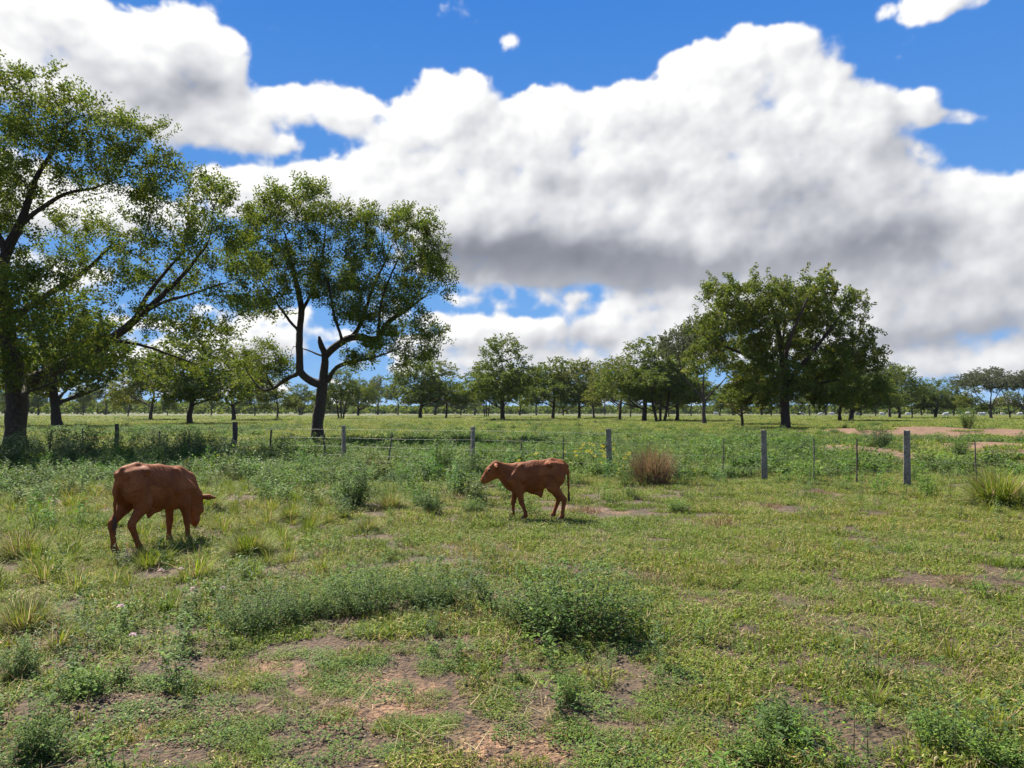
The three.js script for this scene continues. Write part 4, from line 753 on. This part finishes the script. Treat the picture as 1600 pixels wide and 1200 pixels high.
function litter(seed, size, n) {   // crumbs of dead leaf and stalk on the earth
  const R = rng(seed), m = new MB();
  for (let k = 0; k < n; k++) { const a = R() * 6.283, r = Math.sqrt(R()) * size / 2, f = R() * 6.283, d = V3(Math.cos(f), R.r(-0.1, 0.4), Math.sin(f)).normalize(), s = V3(-Math.sin(f), R.n() * 0.5, Math.cos(f)).normalize(), q = R(); m.leaf(V3(Math.cos(a) * r, R.r(0.003, 0.014), Math.sin(a) * r), d, s, R.r(0.01, 0.035), R.r(0.004, 0.012), jitter(R, q < 0.5 ? pick(R, BROWN) : q < 0.85 ? pick(R, STRAW) : [0.06, 0.045, 0.03], 0.35), 0.2); }
  return m.geo();
}
function straw(seed, size, n) {   // dead stalks lying in the sward
  const R = rng(seed), m = new MB();
  for (let k = 0; k < n; k++) { const a = R() * 6.283, r = Math.sqrt(R()) * size / 2; m.blade(Math.cos(a) * r, R.r(0.004, 0.05), Math.sin(a) * r, R() * 6.283, 1.25 + R.n() * 0.3, R.r(0.05, 0.2), R.r(0.003, 0.005), R.n() * 0.5, jitter(R, R() < 0.75 ? pick(R, STRAW) : pick(R, BROWN), 0.2), 3); }
  return m.geo();
}
function carpet(seed, size, n, leaf, colors) {   // creeping small leaves close to the ground
  const R = rng(seed), m = new MB(), d = V3(), s = V3(), b = V3();
  for (let k = 0; k < n; k++) {
    const a = R() * 6.283, r = Math.sqrt(R()) * size / 2 * (0.75 + 0.5 * noise2(Math.cos(a) * 1.6 + seed, Math.sin(a) * 1.6)); b.set(Math.cos(a) * r, R.r(0.004, 0.035), Math.sin(a) * r);
    const f = R() * 6.283; d.set(Math.cos(f), R.r(-0.1, 0.6), Math.sin(f)).normalize(); s.set(-Math.sin(f), R.n() * 0.4, Math.cos(f)).normalize();
    m.leaf(b, d, s, leaf * R.r(0.7, 1.5), leaf * R.r(0.6, 0.9), jitter(R, pick(R, colors), 0.25), 0.15);
  }
  return m.geo();
}
function herb(seed, h, stems, leaf, wid, colors, lush = 1, m = new MB(), ox = 0, oz = 0, spread = 0.3) {   // upright stems with leaves all along
  const R = rng(seed), d = V3(), s = V3(), b = V3();
  for (let k = 0; k < stems; k++) {
    const az = R() * 6.283, tilt = R.r(0.02, spread + 0.25), l = h * R.r(0.55, 1.1), n = Math.max(5, Math.round(l / leaf * 2.6 * lush)), x0 = ox + R.n() * h * spread, z0 = oz + R.n() * h * spread, stemC = jitter(R, [0.10, 0.12, 0.045], 0.2);
    let px = x0, py = 0, pz = z0;
    m.blade(x0, -0.01, z0, az, tilt, l, Math.max(0.005, h * 0.012), tilt * 0.6, stemC, 2);
    for (let q = 0; q < n; q++) {
      const t = Math.pow((q + 0.5) / n, 0.75), tt = tilt * (1 + t * 0.3); px = x0 + Math.sin(tt) * Math.cos(az) * l * t; py = Math.cos(tt) * l * t; pz = z0 + Math.sin(tt) * Math.sin(az) * l * t;
      const f = R() * 6.283, lift = R.r(-0.15, 0.75); d.set(Math.cos(f), lift, Math.sin(f)).normalize(); s.set(-Math.sin(f), R.n() * 0.5, Math.cos(f)).normalize(); b.set(px, py, pz);
      m.leaf(b, d, s, leaf * R.r(0.6, 1.25), wid * R.r(0.7, 1.2), jitter(R, pick(R, colors), 0.24), 0.22);
    }
  }
  return m;
}
function tussock(seed, h, n, wid, dry, open = 0.7, spread = 0.12) {
  const R = rng(seed), m = new MB();
  for (let k = 0; k < n; k++) { const a = R() * 6.283, r = Math.sqrt(R()) * spread; m.blade(Math.cos(a) * r, -0.01, Math.sin(a) * r, a + R.n() * 0.6, R.r(0.02, open), h * R.r(0.45, 1.15), wid * R.r(0.7, 1.3), R.r(0.2, 1.5), bladeColor(R, dry), 3); }
  return m.geo();
}
// ---- shrubs, tussocks: countable, each a thing of its own
function shrub(name, label, category, px, py, build, group, turn = 0, size = 1) {
  const p = atG(px, py), o = thing(name, label, category, p.x, relief(p.x, p.z) - 0.01, p.z, group); o.rotation.y = turn; o.scale.setScalar(size);
  for (const [pn, g, mat] of build) part(pn, g, mat, o, true);
  return o;
}
function bushForm(seed, h, w, stems, leaf, wid, colors, lush = 1) {
  const R = rng(seed), m = new MB(), st = new MB(), d = V3(), s = V3(), b = V3();
  for (let k = 0; k < stems; k++) {
    const az = R() * 6.283, out = Math.sqrt(R()) * w / 2, top = h * (1 - 0.4 * Math.pow(out / (w / 2), 2)) * R.r(0.4, 1.25), x1 = Math.cos(az) * out, z1 = Math.sin(az) * out, x0 = x1 * 0.35, z0 = z1 * 0.35;
    const pts = []; for (let q = 0; q <= 4; q++) { const t = q / 4, e = Math.pow(t, 0.8); pts.push([lerp(x0, x1, e) + R.n() * 0.02, -0.02 + (top + 0.02) * t, lerp(z0, z1, e) + R.n() * 0.02, 0.005 * h * (1.3 - t)]); }
    st.tube(pts, 3, null);
    const n = Math.round(top / leaf * 4.2 * lush);
    for (let q = 0; q < n; q++) {
      const t = 0.12 + 0.9 * Math.pow(R(), 0.8), e = Math.pow(clamp(t), 0.8); b.set(lerp(x0, x1, e) + R.n() * leaf * 1.2, top * t + R.n() * leaf * 0.7, lerp(z0, z1, e) + R.n() * leaf * 1.2); if (b.y < 0.02) b.y = 0.02;
      const f = R() * 6.283; d.set(Math.cos(f), R.r(-0.2, 0.8), Math.sin(f)).normalize(); s.set(-Math.sin(f), R.n() * 0.5, Math.cos(f)).normalize();
      m.leaf(b, d, s, leaf * R.r(0.6, 1.25), wid * R.r(0.7, 1.2), jitter(R, pick(R, colors), 0.25), 0.22);
    }
  }
  return [['stems', st.geo(), twigMat], ['leaves', m.geo(), weedLeaf]];
}
const twigMat = new THREE.MeshStandardMaterial({ color: rgb(0.12, 0.095, 0.06), roughness: 0.9 });
const BUSH = {
  near: bushForm(501, 0.52, 1.15, 115, 0.042, 0.019, [...HERB, ...DARKHERB], 1.0),
  mid: bushForm(502, 0.75, 1.0, 70, 0.07, 0.032, [...HERB, ...DARKHERB]),
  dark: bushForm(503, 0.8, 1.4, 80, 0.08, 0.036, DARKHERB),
  bright: bushForm(504, 0.6, 1.1, 70, 0.07, 0.036, [...HERB, [0.14, 0.21, 0.04]]),
  tall: bushForm(505, 1.2, 1.0, 50, 0.085, 0.036, HERB),
};
const FB = 'bushes along the wire fence';
shrub('leafy_bush', 'largest dark green leafy bush in the foreground, right of centre', 'bush', 905, 985, BUSH.near, undefined, 0.4, 1.08);
shrub('leafy_bush', 'lower part-shaded bush touching the left side of the largest foreground bush', 'bush', 838, 975, BUSH.near, undefined, 2.4, 0.62);
shrub('leafy_bush', 'broad low weed bush left of centre in the foreground, above the bare earth', 'bush', 570, 955, BUSH.near, undefined, 1.4, 0.72);
shrub('leafy_bush', 'low weed bush just right of the broad one above the bare earth', 'bush', 665, 945, BUSH.near, undefined, 3.1, 0.6);
shrub('leafy_bush', 'low weed bush at the left end of the row above the bare earth', 'bush', 400, 985, BUSH.near, undefined, 4.6, 0.58);
shrub('leafy_bush', 'low weed bush second from the left in the row above the bare earth', 'bush', 478, 968, BUSH.near, undefined, 5.6, 0.58);
shrub('leafy_bush', 'upright dark bush between the two calves', 'bush', 550, 792, BUSH.mid, FB, 0.5, 0.95);
shrub('leafy_bush', 'tall dark leafy bush behind the fence gap left of the standing calf', 'bush', 688, 745, BUSH.tall, FB, 1.2, 0.9);
shrub('leafy_bush', 'bush in front of the middle post, facing the standing calf', 'bush', 742, 748, BUSH.mid, FB, 2.5, 0.85);
shrub('leafy_bush', 'bright low bush right of the grazing calf, near the fence', 'bush', 425, 765, BUSH.bright, FB, 0.2, 0.8);
shrub('leafy_bush', 'bright bush left of the upright dark bush', 'bush', 490, 755, BUSH.bright, FB, 1.8, 0.75);
shrub('leafy_bush', 'small weed bush on the ground left of the standing calf', 'bush', 673, 803, BUSH.mid, FB, 4.2, 0.5);
shrub('leafy_bush', 'small round weed bush just left of the muzzle of the standing calf', 'bush', 740, 800, BUSH.bright, FB, 3.2, 0.42);
shrub('leafy_bush', 'small bush on the grass right of the standing calf, below the dry bush', 'bush', 1060, 800, BUSH.bright, FB, 5.2, 0.42);
shrub('leafy_bush', 'yellow-flecked bush at the foot of the post right of the standing calf', 'bush', 935, 742, BUSH.bright, FB, 0.9, 0.7);
shrub('leafy_bush', 'rounded bush on the bare earth left of the tallest square post', 'bush', 1372, 708, BUSH.dark, FB, 0.3, 1.05);
shrub('leafy_bush', 'dark bush left of the bare earth, between two thin stakes', 'bush', 1258, 716, BUSH.dark, FB, 2.2, 0.9);
shrub('leafy_bush', 'small dark bush right of the tallest square post', 'bush', 1500, 712, BUSH.mid, FB, 1.1, 0.8);
shrub('leafy_bush', 'tall pale sapling bush far right, beyond the bare earth', 'bush', 1512, 680, BUSH.tall, FB, 1.9, 1.35);
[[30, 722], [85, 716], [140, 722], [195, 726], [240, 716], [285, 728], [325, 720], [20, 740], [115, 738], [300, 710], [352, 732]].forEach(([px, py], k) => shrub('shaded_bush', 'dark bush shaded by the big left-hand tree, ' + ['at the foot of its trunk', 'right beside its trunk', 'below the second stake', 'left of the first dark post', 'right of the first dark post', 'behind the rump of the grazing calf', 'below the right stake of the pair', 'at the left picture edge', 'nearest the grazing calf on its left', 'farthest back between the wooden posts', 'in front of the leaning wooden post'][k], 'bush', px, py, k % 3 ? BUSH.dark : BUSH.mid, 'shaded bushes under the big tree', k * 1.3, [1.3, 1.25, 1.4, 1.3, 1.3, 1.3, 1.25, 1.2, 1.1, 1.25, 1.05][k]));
// dry brown bush
{ const R = rng(61), m = new MB(); for (let k = 0; k < 900; k++) { const a = R() * 6.283, r = Math.sqrt(R()) * 0.35; m.blade(Math.cos(a) * r, -0.01, Math.sin(a) * r, a + R.n() * 0.5, R.r(0.02, 0.75), R.r(0.45, 1.15), 0.009, R.n() * 0.4, jitter(R, R() < 0.75 ? [0.20, 0.12, 0.065] : [0.15, 0.15, 0.05], 0.3), 3); }
  for (let k = 0; k < 1500; k++) { const a = R() * 6.283, r = Math.sqrt(R()) * 0.6, d = V3(R.n(), R.n(), R.n()).normalize(), s = V3(R.n(), R.n(), R.n()).cross(d).normalize(); m.leaf(V3(Math.cos(a) * r, R.r(0.1, 0.85) * (1 - r * 0.5), Math.sin(a) * r), d, s, 0.05, 0.02, jitter(R, R() < 0.7 ? [0.17, 0.095, 0.055] : [0.12, 0.13, 0.05], 0.3)); }
  shrub('dry_bush', 'dry reddish-brown bush beside the fence right of the standing calf', 'bush', 1020, 757, [['twigs', m.geo(), weedLeaf]]); }
const TUS = [tussock(71, 0.5, 1300, 0.008, 0.14, 1.2, 0.2), tussock(72, 0.48, 1000, 0.008, 0.3, 1.3, 0.2)];
[[390, 868, 0, 0.72, 'bright grass tussock right of the grazing calf with a dark base'], [1560, 790, 0, 1.6, 'big dark-based grass tussock at the right edge in front of the fence'], [35, 872, 1, 0.8, 'grass tussock at the left edge level with the grazing calf'], [40, 985, 1, 0.62, 'arching grass tussock at the left edge below the grazing calf'], [575, 830, 1, 0.55, 'low grass tussock between the two calves'], [455, 815, 0, 0.6, 'grass tussock just right of the bright dark-based tussock'], [325, 800, 0, 0.75, 'tall grass tussock touching the muzzle of the grazing calf'], [100, 770, 0, 0.8, 'tall grass tussock behind the rump of the grazing calf'], [610, 795, 1, 0.7, 'dry-tipped tussock under the upright dark bush']].forEach(([px, py, f, s, label], k) => shrub('grass_tussock', label, 'tussock', px, py, [['blades', TUS[f], bladeMat]], 'grass tussocks', k * 1.1, s));
[[1180, 1185, 'feathery weed bush at the bottom edge, right of the bare earth', BUSH.bright, 0.28], [1225, 1150, 'narrow dark weed standing in the lower right foreground', BUSH.mid, 0.3], [1470, 1160, 'bright feathery weed clump near the lower right corner', BUSH.bright, 0.32], [1560, 1195, 'low weed clump in the lower right corner', BUSH.bright, 0.3], [885, 1100, 'small upright sapling weed right of the bare earth', BUSH.tall, 0.17], [60, 1185, 'broad weed clump in the lower left corner', BUSH.mid, 0.3], [130, 1085, 'leafy weed clump on the left, above the corner clump', BUSH.bright, 0.27], [30, 1060, 'leafy weed clump at the left edge', BUSH.mid, 0.28]].forEach(([px, py, label, form, s], k) => shrub('weed_clump', label, 'weed', px, py, form, 'weeds in the foreground', k * 1.7, s));

// ---- what nobody could count: sward, creeping leaves, straw, weeds
function scatter(name, label, category, geometries, material, places, tint = 0.16) {
  const by = geometries.map(() => []); places.forEach((p, k) => by[k % geometries.length].push(p));
  const group = new THREE.Group(); group.name = name; group.userData = { kind: 'stuff', label, category }; scene.add(group);
  by.forEach((list, v) => {
    if (!list.length) return;
    const mesh = shade(new THREE.InstancedMesh(geometries[v], material, list.length)), M = new THREE.Matrix4(), Q = new THREE.Quaternion(), E = new THREE.Euler(), R = rng(v * 31 + name.length), c = new THREE.Color();
    list.forEach(([x, z, s, sy, w], k) => {
      E.set(R.n() * 0.06, R() * 6.283, R.n() * 0.06); Q.setFromEuler(E);
      mesh.setMatrixAt(k, M.compose(V3(x, relief(x, z) - 0.012 * earth(x, z), z), Q, V3(s, s * sy, s)));
      const f = 1 + R.n() * tint; c.setRGB(f * w[0], f * w[1], f * w[2]); mesh.setColorAt(k, c);
    });
    mesh.name = name + '_patch'; mesh.userData.kind = 'stuff'; group.add(mesh);
  });
}
// places spread so that their spacing grows with distance; keep() says how likely and how
function spread(seed, d0, d1, perUnit, keep) {   // perUnit: places per square metre at distance d
  const R = rng(seed), out = [];
  for (let d = d0; d < d1;) {
    const step = Math.max(0.25, d * 0.04), w = 0.74 * d + 1.6, n = perUnit(d) * step * 2 * w;
    for (let k = Math.floor(n + R()); k > 0; k--) { const z = -(d + R() * step), x = (R() * 2 - 1) * w, r = keep(x, z, d, R); if (r) out.push([x, z, ...r]); }
    d += step;
  }
  return out;
}
const zone = (list) => { const Z = patch(list); return (x, z) => { let b = 0; for (const [cx, cz, rx, rz, w] of Z) { const u = (x - cx) / rx, v = (z - cz) / rz, d = u * u + v * v; if (d < 5) b = Math.max(b, w * Math.exp(-d * 0.8)); } return b; }; };
const weedy = zone([[60, 1130, 170, 110, 1], [160, 1000, 120, 50, 0.6], [400, 960, 160, 45, 1], [560, 920, 140, 45, 1], [700, 930, 120, 40, 1], [860, 960, 110, 50, 0.8], [1200, 1190, 130, 50, 0.9], [1480, 1150, 160, 60, 0.9], [1560, 1190, 120, 40, 0.9], [640, 760, 110, 22, 1], [500, 765, 130, 20, 1], [800, 735, 120, 14, 0.9], [950, 735, 80, 16, 0.9], [1100, 715, 160, 20, 0.9], [1270, 720, 100, 16, 0.9], [180, 740, 220, 26, 1], [700, 700, 260, 9, 0.9], [950, 690, 240, 10, 1], [1160, 695, 150, 12, 1], [1450, 692, 160, 7, 1], [250, 675, 160, 5, 0.8], [600, 690, 120, 5, 0.6], [1250, 685, 120, 8, 0.9]]);
const tallGrass = zone([[120, 800, 220, 50, 1], [60, 880, 160, 50, 1], [380, 840, 130, 40, 0.9], [30, 970, 110, 50, 0.9], [260, 900, 200, 40, 0.7], [420, 800, 140, 30, 0.7], [1450, 1060, 200, 50, 0.5], [1560, 790, 80, 24, 0.7]]);
const low = zone([[450, 1130, 420, 110, 1], [900, 1130, 260, 90, 0.8], [250, 1080, 160, 60, 0.8]]);
const dryness = (x, z) => clamp(0.5 + 1.3 * fbm(x * 0.3 + 4, z * 0.3, 3) + 0.5 * fbm(x * 1.3, z * 1.3, 2));
const hue = (x, z) => { const d = dryness(x, z); return [lerp(0.82, 1.2, d), lerp(1.0, 1.06, d), lerp(0.9, 1.05, d)]; };
const lowSpots = (x, z) => fbm(x * 0.8 + 50, z * 0.8, 3);
scatter('short_grass', 'short green and straw-coloured grass covering the pasture', 'grass',
  [turf(201, 0.55, 420, 0.085, 0.0065, 0.08), turf(202, 0.55, 400, 0.10, 0.0065, 0.16), turf(203, 0.5, 360, 0.075, 0.007, 0.06), turf(204, 0.6, 420, 0.09, 0.006, 0.28), turf(205, 0.5, 380, 0.11, 0.007, 0.1)], bladeMat,
  spread(1, 2.6, 30, (d) => d < 12 ? 13 : 8, (x, z, d, R) => { const e = earth(x, z), l = low(x, z); if (R() < e * 1.4 || R() < l * 0.22) return 0; const s = lerp(1, 0.5, l) * (1 + d * 0.018) * R.r(0.75, 1.25) * (1 - 0.4 * e); return [s, R.r(0.7, 1.2) * (1 + 0.8 * lowSpots(x, z)), hue(x, z)]; }));
scatter('field_grass', 'grass of the pasture beyond the fence', 'grass', [turf(211, 2.2, 620, 0.2, 0.026, 0.12), turf(212, 2.2, 620, 0.17, 0.028, 0.22), turf(213, 2.0, 600, 0.22, 0.03, 0.08)], bladeMat,
  spread(2, 27, 260, (d) => d < 60 ? 0.9 : d < 120 ? 0.4 : 0.12, (x, z, d, R) => { if (R() < earth(x, z) * 1.6) return 0; return [R.r(0.8, 1.3) * (1 + d * 0.006) * (d > 120 ? 1.5 : 1), R.r(0.6, 1.1) * (d > 120 ? 0.6 : 1), hue(x * 0.5, z * 0.5)]; }));
scatter('long_grass', 'longer arching grass in loose clumps on the left and by the fence', 'grass', [tussock(221, 0.3, 120, 0.007, 0.05, 1.0, 0.1), tussock(222, 0.26, 100, 0.007, 0.1, 1.2, 0.09), tussock(223, 0.34, 100, 0.007, 0.16, 0.9, 0.08)], bladeMat,
  spread(3, 3, 30, () => 8, (x, z, d, R) => { const t = tallGrass(x, z); return R() < t * 0.9 + 0.16 * smooth(0.0, 0.35, fbm(x * 0.7 + 31, z * 0.7, 3)) + 0.03 - earth(x, z) * 0.4 ? [R.r(0.5, 1.15) * (0.6 + 0.55 * t), R.r(0.8, 1.1), hue(x, z)] : 0; }));
scatter('creeping_plants', 'tiny creeping green leaves over the trodden earth', 'ground cover', [carpet(231, 0.36, 420, 0.013, HERB), carpet(232, 0.3, 360, 0.011, [...HERB, ...GRASS]), carpet(233, 0.42, 380, 0.015, [...DARKHERB, ...HERB])], weedLeaf,
  spread(4, 2.6, 10, () => 60, (x, z, d, R) => { const l = low(x, z), e = earth(x, z), n = 0.5 + 2.2 * fbm(x * 2.2 + 8, z * 2.2, 3); return R() < (l * 0.95 + 0.15) * n * (1 - e * 0.8) ? [R.r(0.55, 1.2), R.r(0.7, 1.3), [1, 1, 1]] : 0; }));
scatter('leaf_litter', 'crumbs of dead brown leaf and stalk on the trodden earth', 'litter', [litter(246, 0.4, 150), litter(247, 0.5, 170)], bladeMat,
  spread(10, 2.6, 11, () => 11, (x, z, d, R) => R() < 0.4 + 0.6 * fbm(x * 1.4, z * 1.4, 3) + 0.35 * low(x, z) ? [R.r(0.6, 1.3), 1, [1, 1, 1]] : 0));
scatter('straw_litter', 'dead straw-coloured stalks lying in the grass', 'litter', [straw(241, 0.5, 46), straw(242, 0.4, 34), straw(243, 0.7, 60)], bladeMat,
  spread(5, 2.6, 26, (d) => d < 10 ? 3.6 : 2, (x, z, d, R) => R() < 0.25 + 0.7 * dryness(x, z) ? [R.r(0.6, 1.2), R.r(0.7, 1.6), [1, 1, 1]] : 0));
const HERBS = [herb(251, 0.2, 5, 0.036, 0.016, HERB).geo(), herb(252, 0.26, 6, 0.045, 0.018, [...HERB, ...DARKHERB]).geo(), herb(253, 0.15, 6, 0.032, 0.016, HERB).geo(), herb(254, 0.3, 4, 0.05, 0.016, DARKHERB).geo()];
scatter('leafy_weeds', 'leafy green weeds growing thickly through the grass', 'weeds', HERBS, weedLeaf,
  spread(6, 2.6, 32, (d) => d < 12 ? 46 : 16, (x, z, d, R) => { const w = weedy(x, z), n = 0.45 + 1.6 * fbm(x * 0.9 + 2, z * 0.9, 3); return R() < (w * 0.95 + 0.05) * clamp(n, 0.05, 1) * (1 - 0.8 * earth(x, z)) ? [R.r(0.55, 1.15) * (1 + d * 0.018), R.r(0.8, 1.2), [1, 1, 1]] : 0; }));
const CLUMPS = [0, 1, 2].map((k) => { const m = new MB(), R = rng(260 + k); for (let q = 0; q < 9; q++) herb(270 + k * 20 + q, R.r(0.25, 0.5), 5, 0.11, 0.055, k === 1 ? [...HERB, ...DARKHERB] : HERB, 0.9, m, R.n() * 0.45, R.n() * 0.45, 0.3); return m.geo(); });
scatter('field_weeds', 'bright green leafy weeds in drifts across the pasture beyond the fence', 'weeds', CLUMPS, weedLeaf,
  spread(7, 19, 200, (d) => d < 40 ? 2.2 : d < 90 ? 1.1 : 0.25, (x, z, d, R) => { const w = weedy(x, z), n = 0.2 + 2.2 * fbm(x * 0.09 + 2, z * 0.16, 3); return R() < (w * 0.9 + clamp(n) * 0.5) * (1 - 1.1 * earth(x, z)) ? [R.r(0.5, 1.3), R.r(0.6, 1.3), (() => { const q = R.r(0.55, 1.1); return [q * R.r(0.9, 1.25), q * 1.05, q]; })()] : 0; }));
const TALLWEEDS = [0, 1, 2].map((k) => { const m = new MB(), R = rng(360 + k); for (let q = 0; q < 4; q++) herb(370 + k * 20 + q, R.r(0.28, 0.5), 5, 0.065, 0.026, k === 1 ? [...HERB, ...DARKHERB] : HERB, 1, m, R.n() * 0.22, R.n() * 0.22, 0.28); return m.geo(); });
const fenceSide = zone([[640, 755, 130, 26, 1], [500, 768, 150, 22, 1], [780, 735, 130, 18, 0.9], [950, 738, 90, 18, 0.9], [1100, 722, 120, 16, 0.7], [180, 742, 240, 26, 1], [420, 745, 120, 22, 1], [600, 730, 160, 14, 0.9], [720, 790, 60, 12, 0.6], [860, 720, 120, 12, 0.8]]);
scatter('fence_weeds', 'lush knee-high weeds growing along the fence', 'weeds', TALLWEEDS, weedLeaf,
  spread(17, 11, 30, () => 5, (x, z, d, R) => { const w = fenceSide(x, z), n = 0.55 + 1.6 * fbm(x * 0.5 + 12, z * 0.5, 3); return R() < w * clamp(n) ? [R.r(0.7, 1.45), R.r(0.75, 1.25), [R.r(0.75, 1.2), R.r(0.8, 1.1), 0.95]] : 0; }));
const DEAD = (() => { const R = rng(399), m = new MB(); for (let k = 0; k < 420; k++) { const a = R() * 6.283, r = Math.sqrt(R()) * 0.22; m.blade(Math.cos(a) * r, -0.005, Math.sin(a) * r, R() * 6.283, R.r(0.3, 1.4), R.r(0.05, 0.16), 0.007, R.r(-0.3, 0.8), jitter(R, R() < 0.8 ? pick(R, BROWN) : pick(R, STRAW), 0.35), 2); } return m.geo(); })();
[[1128, 822, 1.1, 'largest brown dead-grass clump on the open grass right of centre'], [1205, 792, 0.9, 'brown dead-grass clump between the largest clump and the fence'], [1285, 772, 0.9, 'brown dead-grass clump in front of the stakes near the bare earth'], [1022, 908, 0.8, 'brown dead-grass clump right of the largest foreground bush'], [1505, 912, 0.8, 'rightmost brown dead-grass clump in the open grass'], [1405, 918, 0.7, 'brown dead-grass clump left of the rightmost one'], [915, 800, 1.2, 'brown dead-grass heap behind the standing calf'], [690, 975, 0.6, 'straw-brown clump above the bare earth at the picture centre'], [1375, 850, 0.7, 'small brown dead-grass clump in the right middle of the grass']].forEach(([px, py, sc, label], k) => shrub('dead_clump', label, 'clump', px, py, [['stalks', DEAD, bladeMat]], 'dead brown clumps in the grass', k * 1.9, sc));
// flowers
{ const m = new MB(), R = rng(281); for (let k = 0; k < 26; k++) { const d = V3(R.n(), R.r(0, 1), R.n()).normalize(), s = V3(R.n(), R.n(), R.n()).cross(d).normalize(); m.leaf(V3(R.n() * 0.008, 0.17, R.n() * 0.008), d, s, 0.02, 0.009, jitter(R, [0.66, 0.52, 0.54], 0.1)); } m.blade(0, 0, 0, 0, 0.05, 0.17, 0.003, 0, [0.09, 0.12, 0.04], 2);
  const F = zone([[500, 920, 120, 50, 1], [280, 960, 90, 60, 1], [60, 1150, 80, 60, 1]]);
  scatter('pink_flowers', 'small pale pink flower heads among the foreground weeds', 'flowers', [m.geo()], weedLeaf, spread(8, 3, 10, () => 2.2, (x, z, d, R) => R() < F(x, z) * 0.5 ? [R.r(0.8, 1.3), R.r(0.8, 1.3), [1, 1, 1]] : 0), 0.08); }
{ const m = new MB(), R = rng(283); for (let k = 0; k < 14; k++) { const d = V3(R.n(), R.r(0, 1), R.n()).normalize(), s = V3(R.n(), R.n(), R.n()).cross(d).normalize(); m.leaf(V3(R.n() * 0.03, 0.5 + R.n() * 0.03, R.n() * 0.03), d, s, 0.03, 0.02, jitter(R, [0.62, 0.5, 0.03], 0.15)); } m.blade(0, 0, 0, 0, 0.05, 0.5, 0.005, 0, [0.11, 0.14, 0.04], 2);
  const F = zone([[940, 735, 36, 16, 1], [800, 740, 60, 8, 0.2]]);
  scatter('yellow_flowers', 'small yellow flowers beside the post right of the standing calf', 'flowers', [m.geo()], weedLeaf, spread(9, 17, 26, () => 16, (x, z, d, R) => R() < F(x, z) * 0.35 ? [R.r(0.6, 1.3), R.r(0.7, 1.3), [1, 1, 1]] : 0), 0.08); }
scene.fog = new THREE.FogExp2(new THREE.Color(0.70, 0.80, 0.95), 0.00004);
renderer.render(scene, camera);
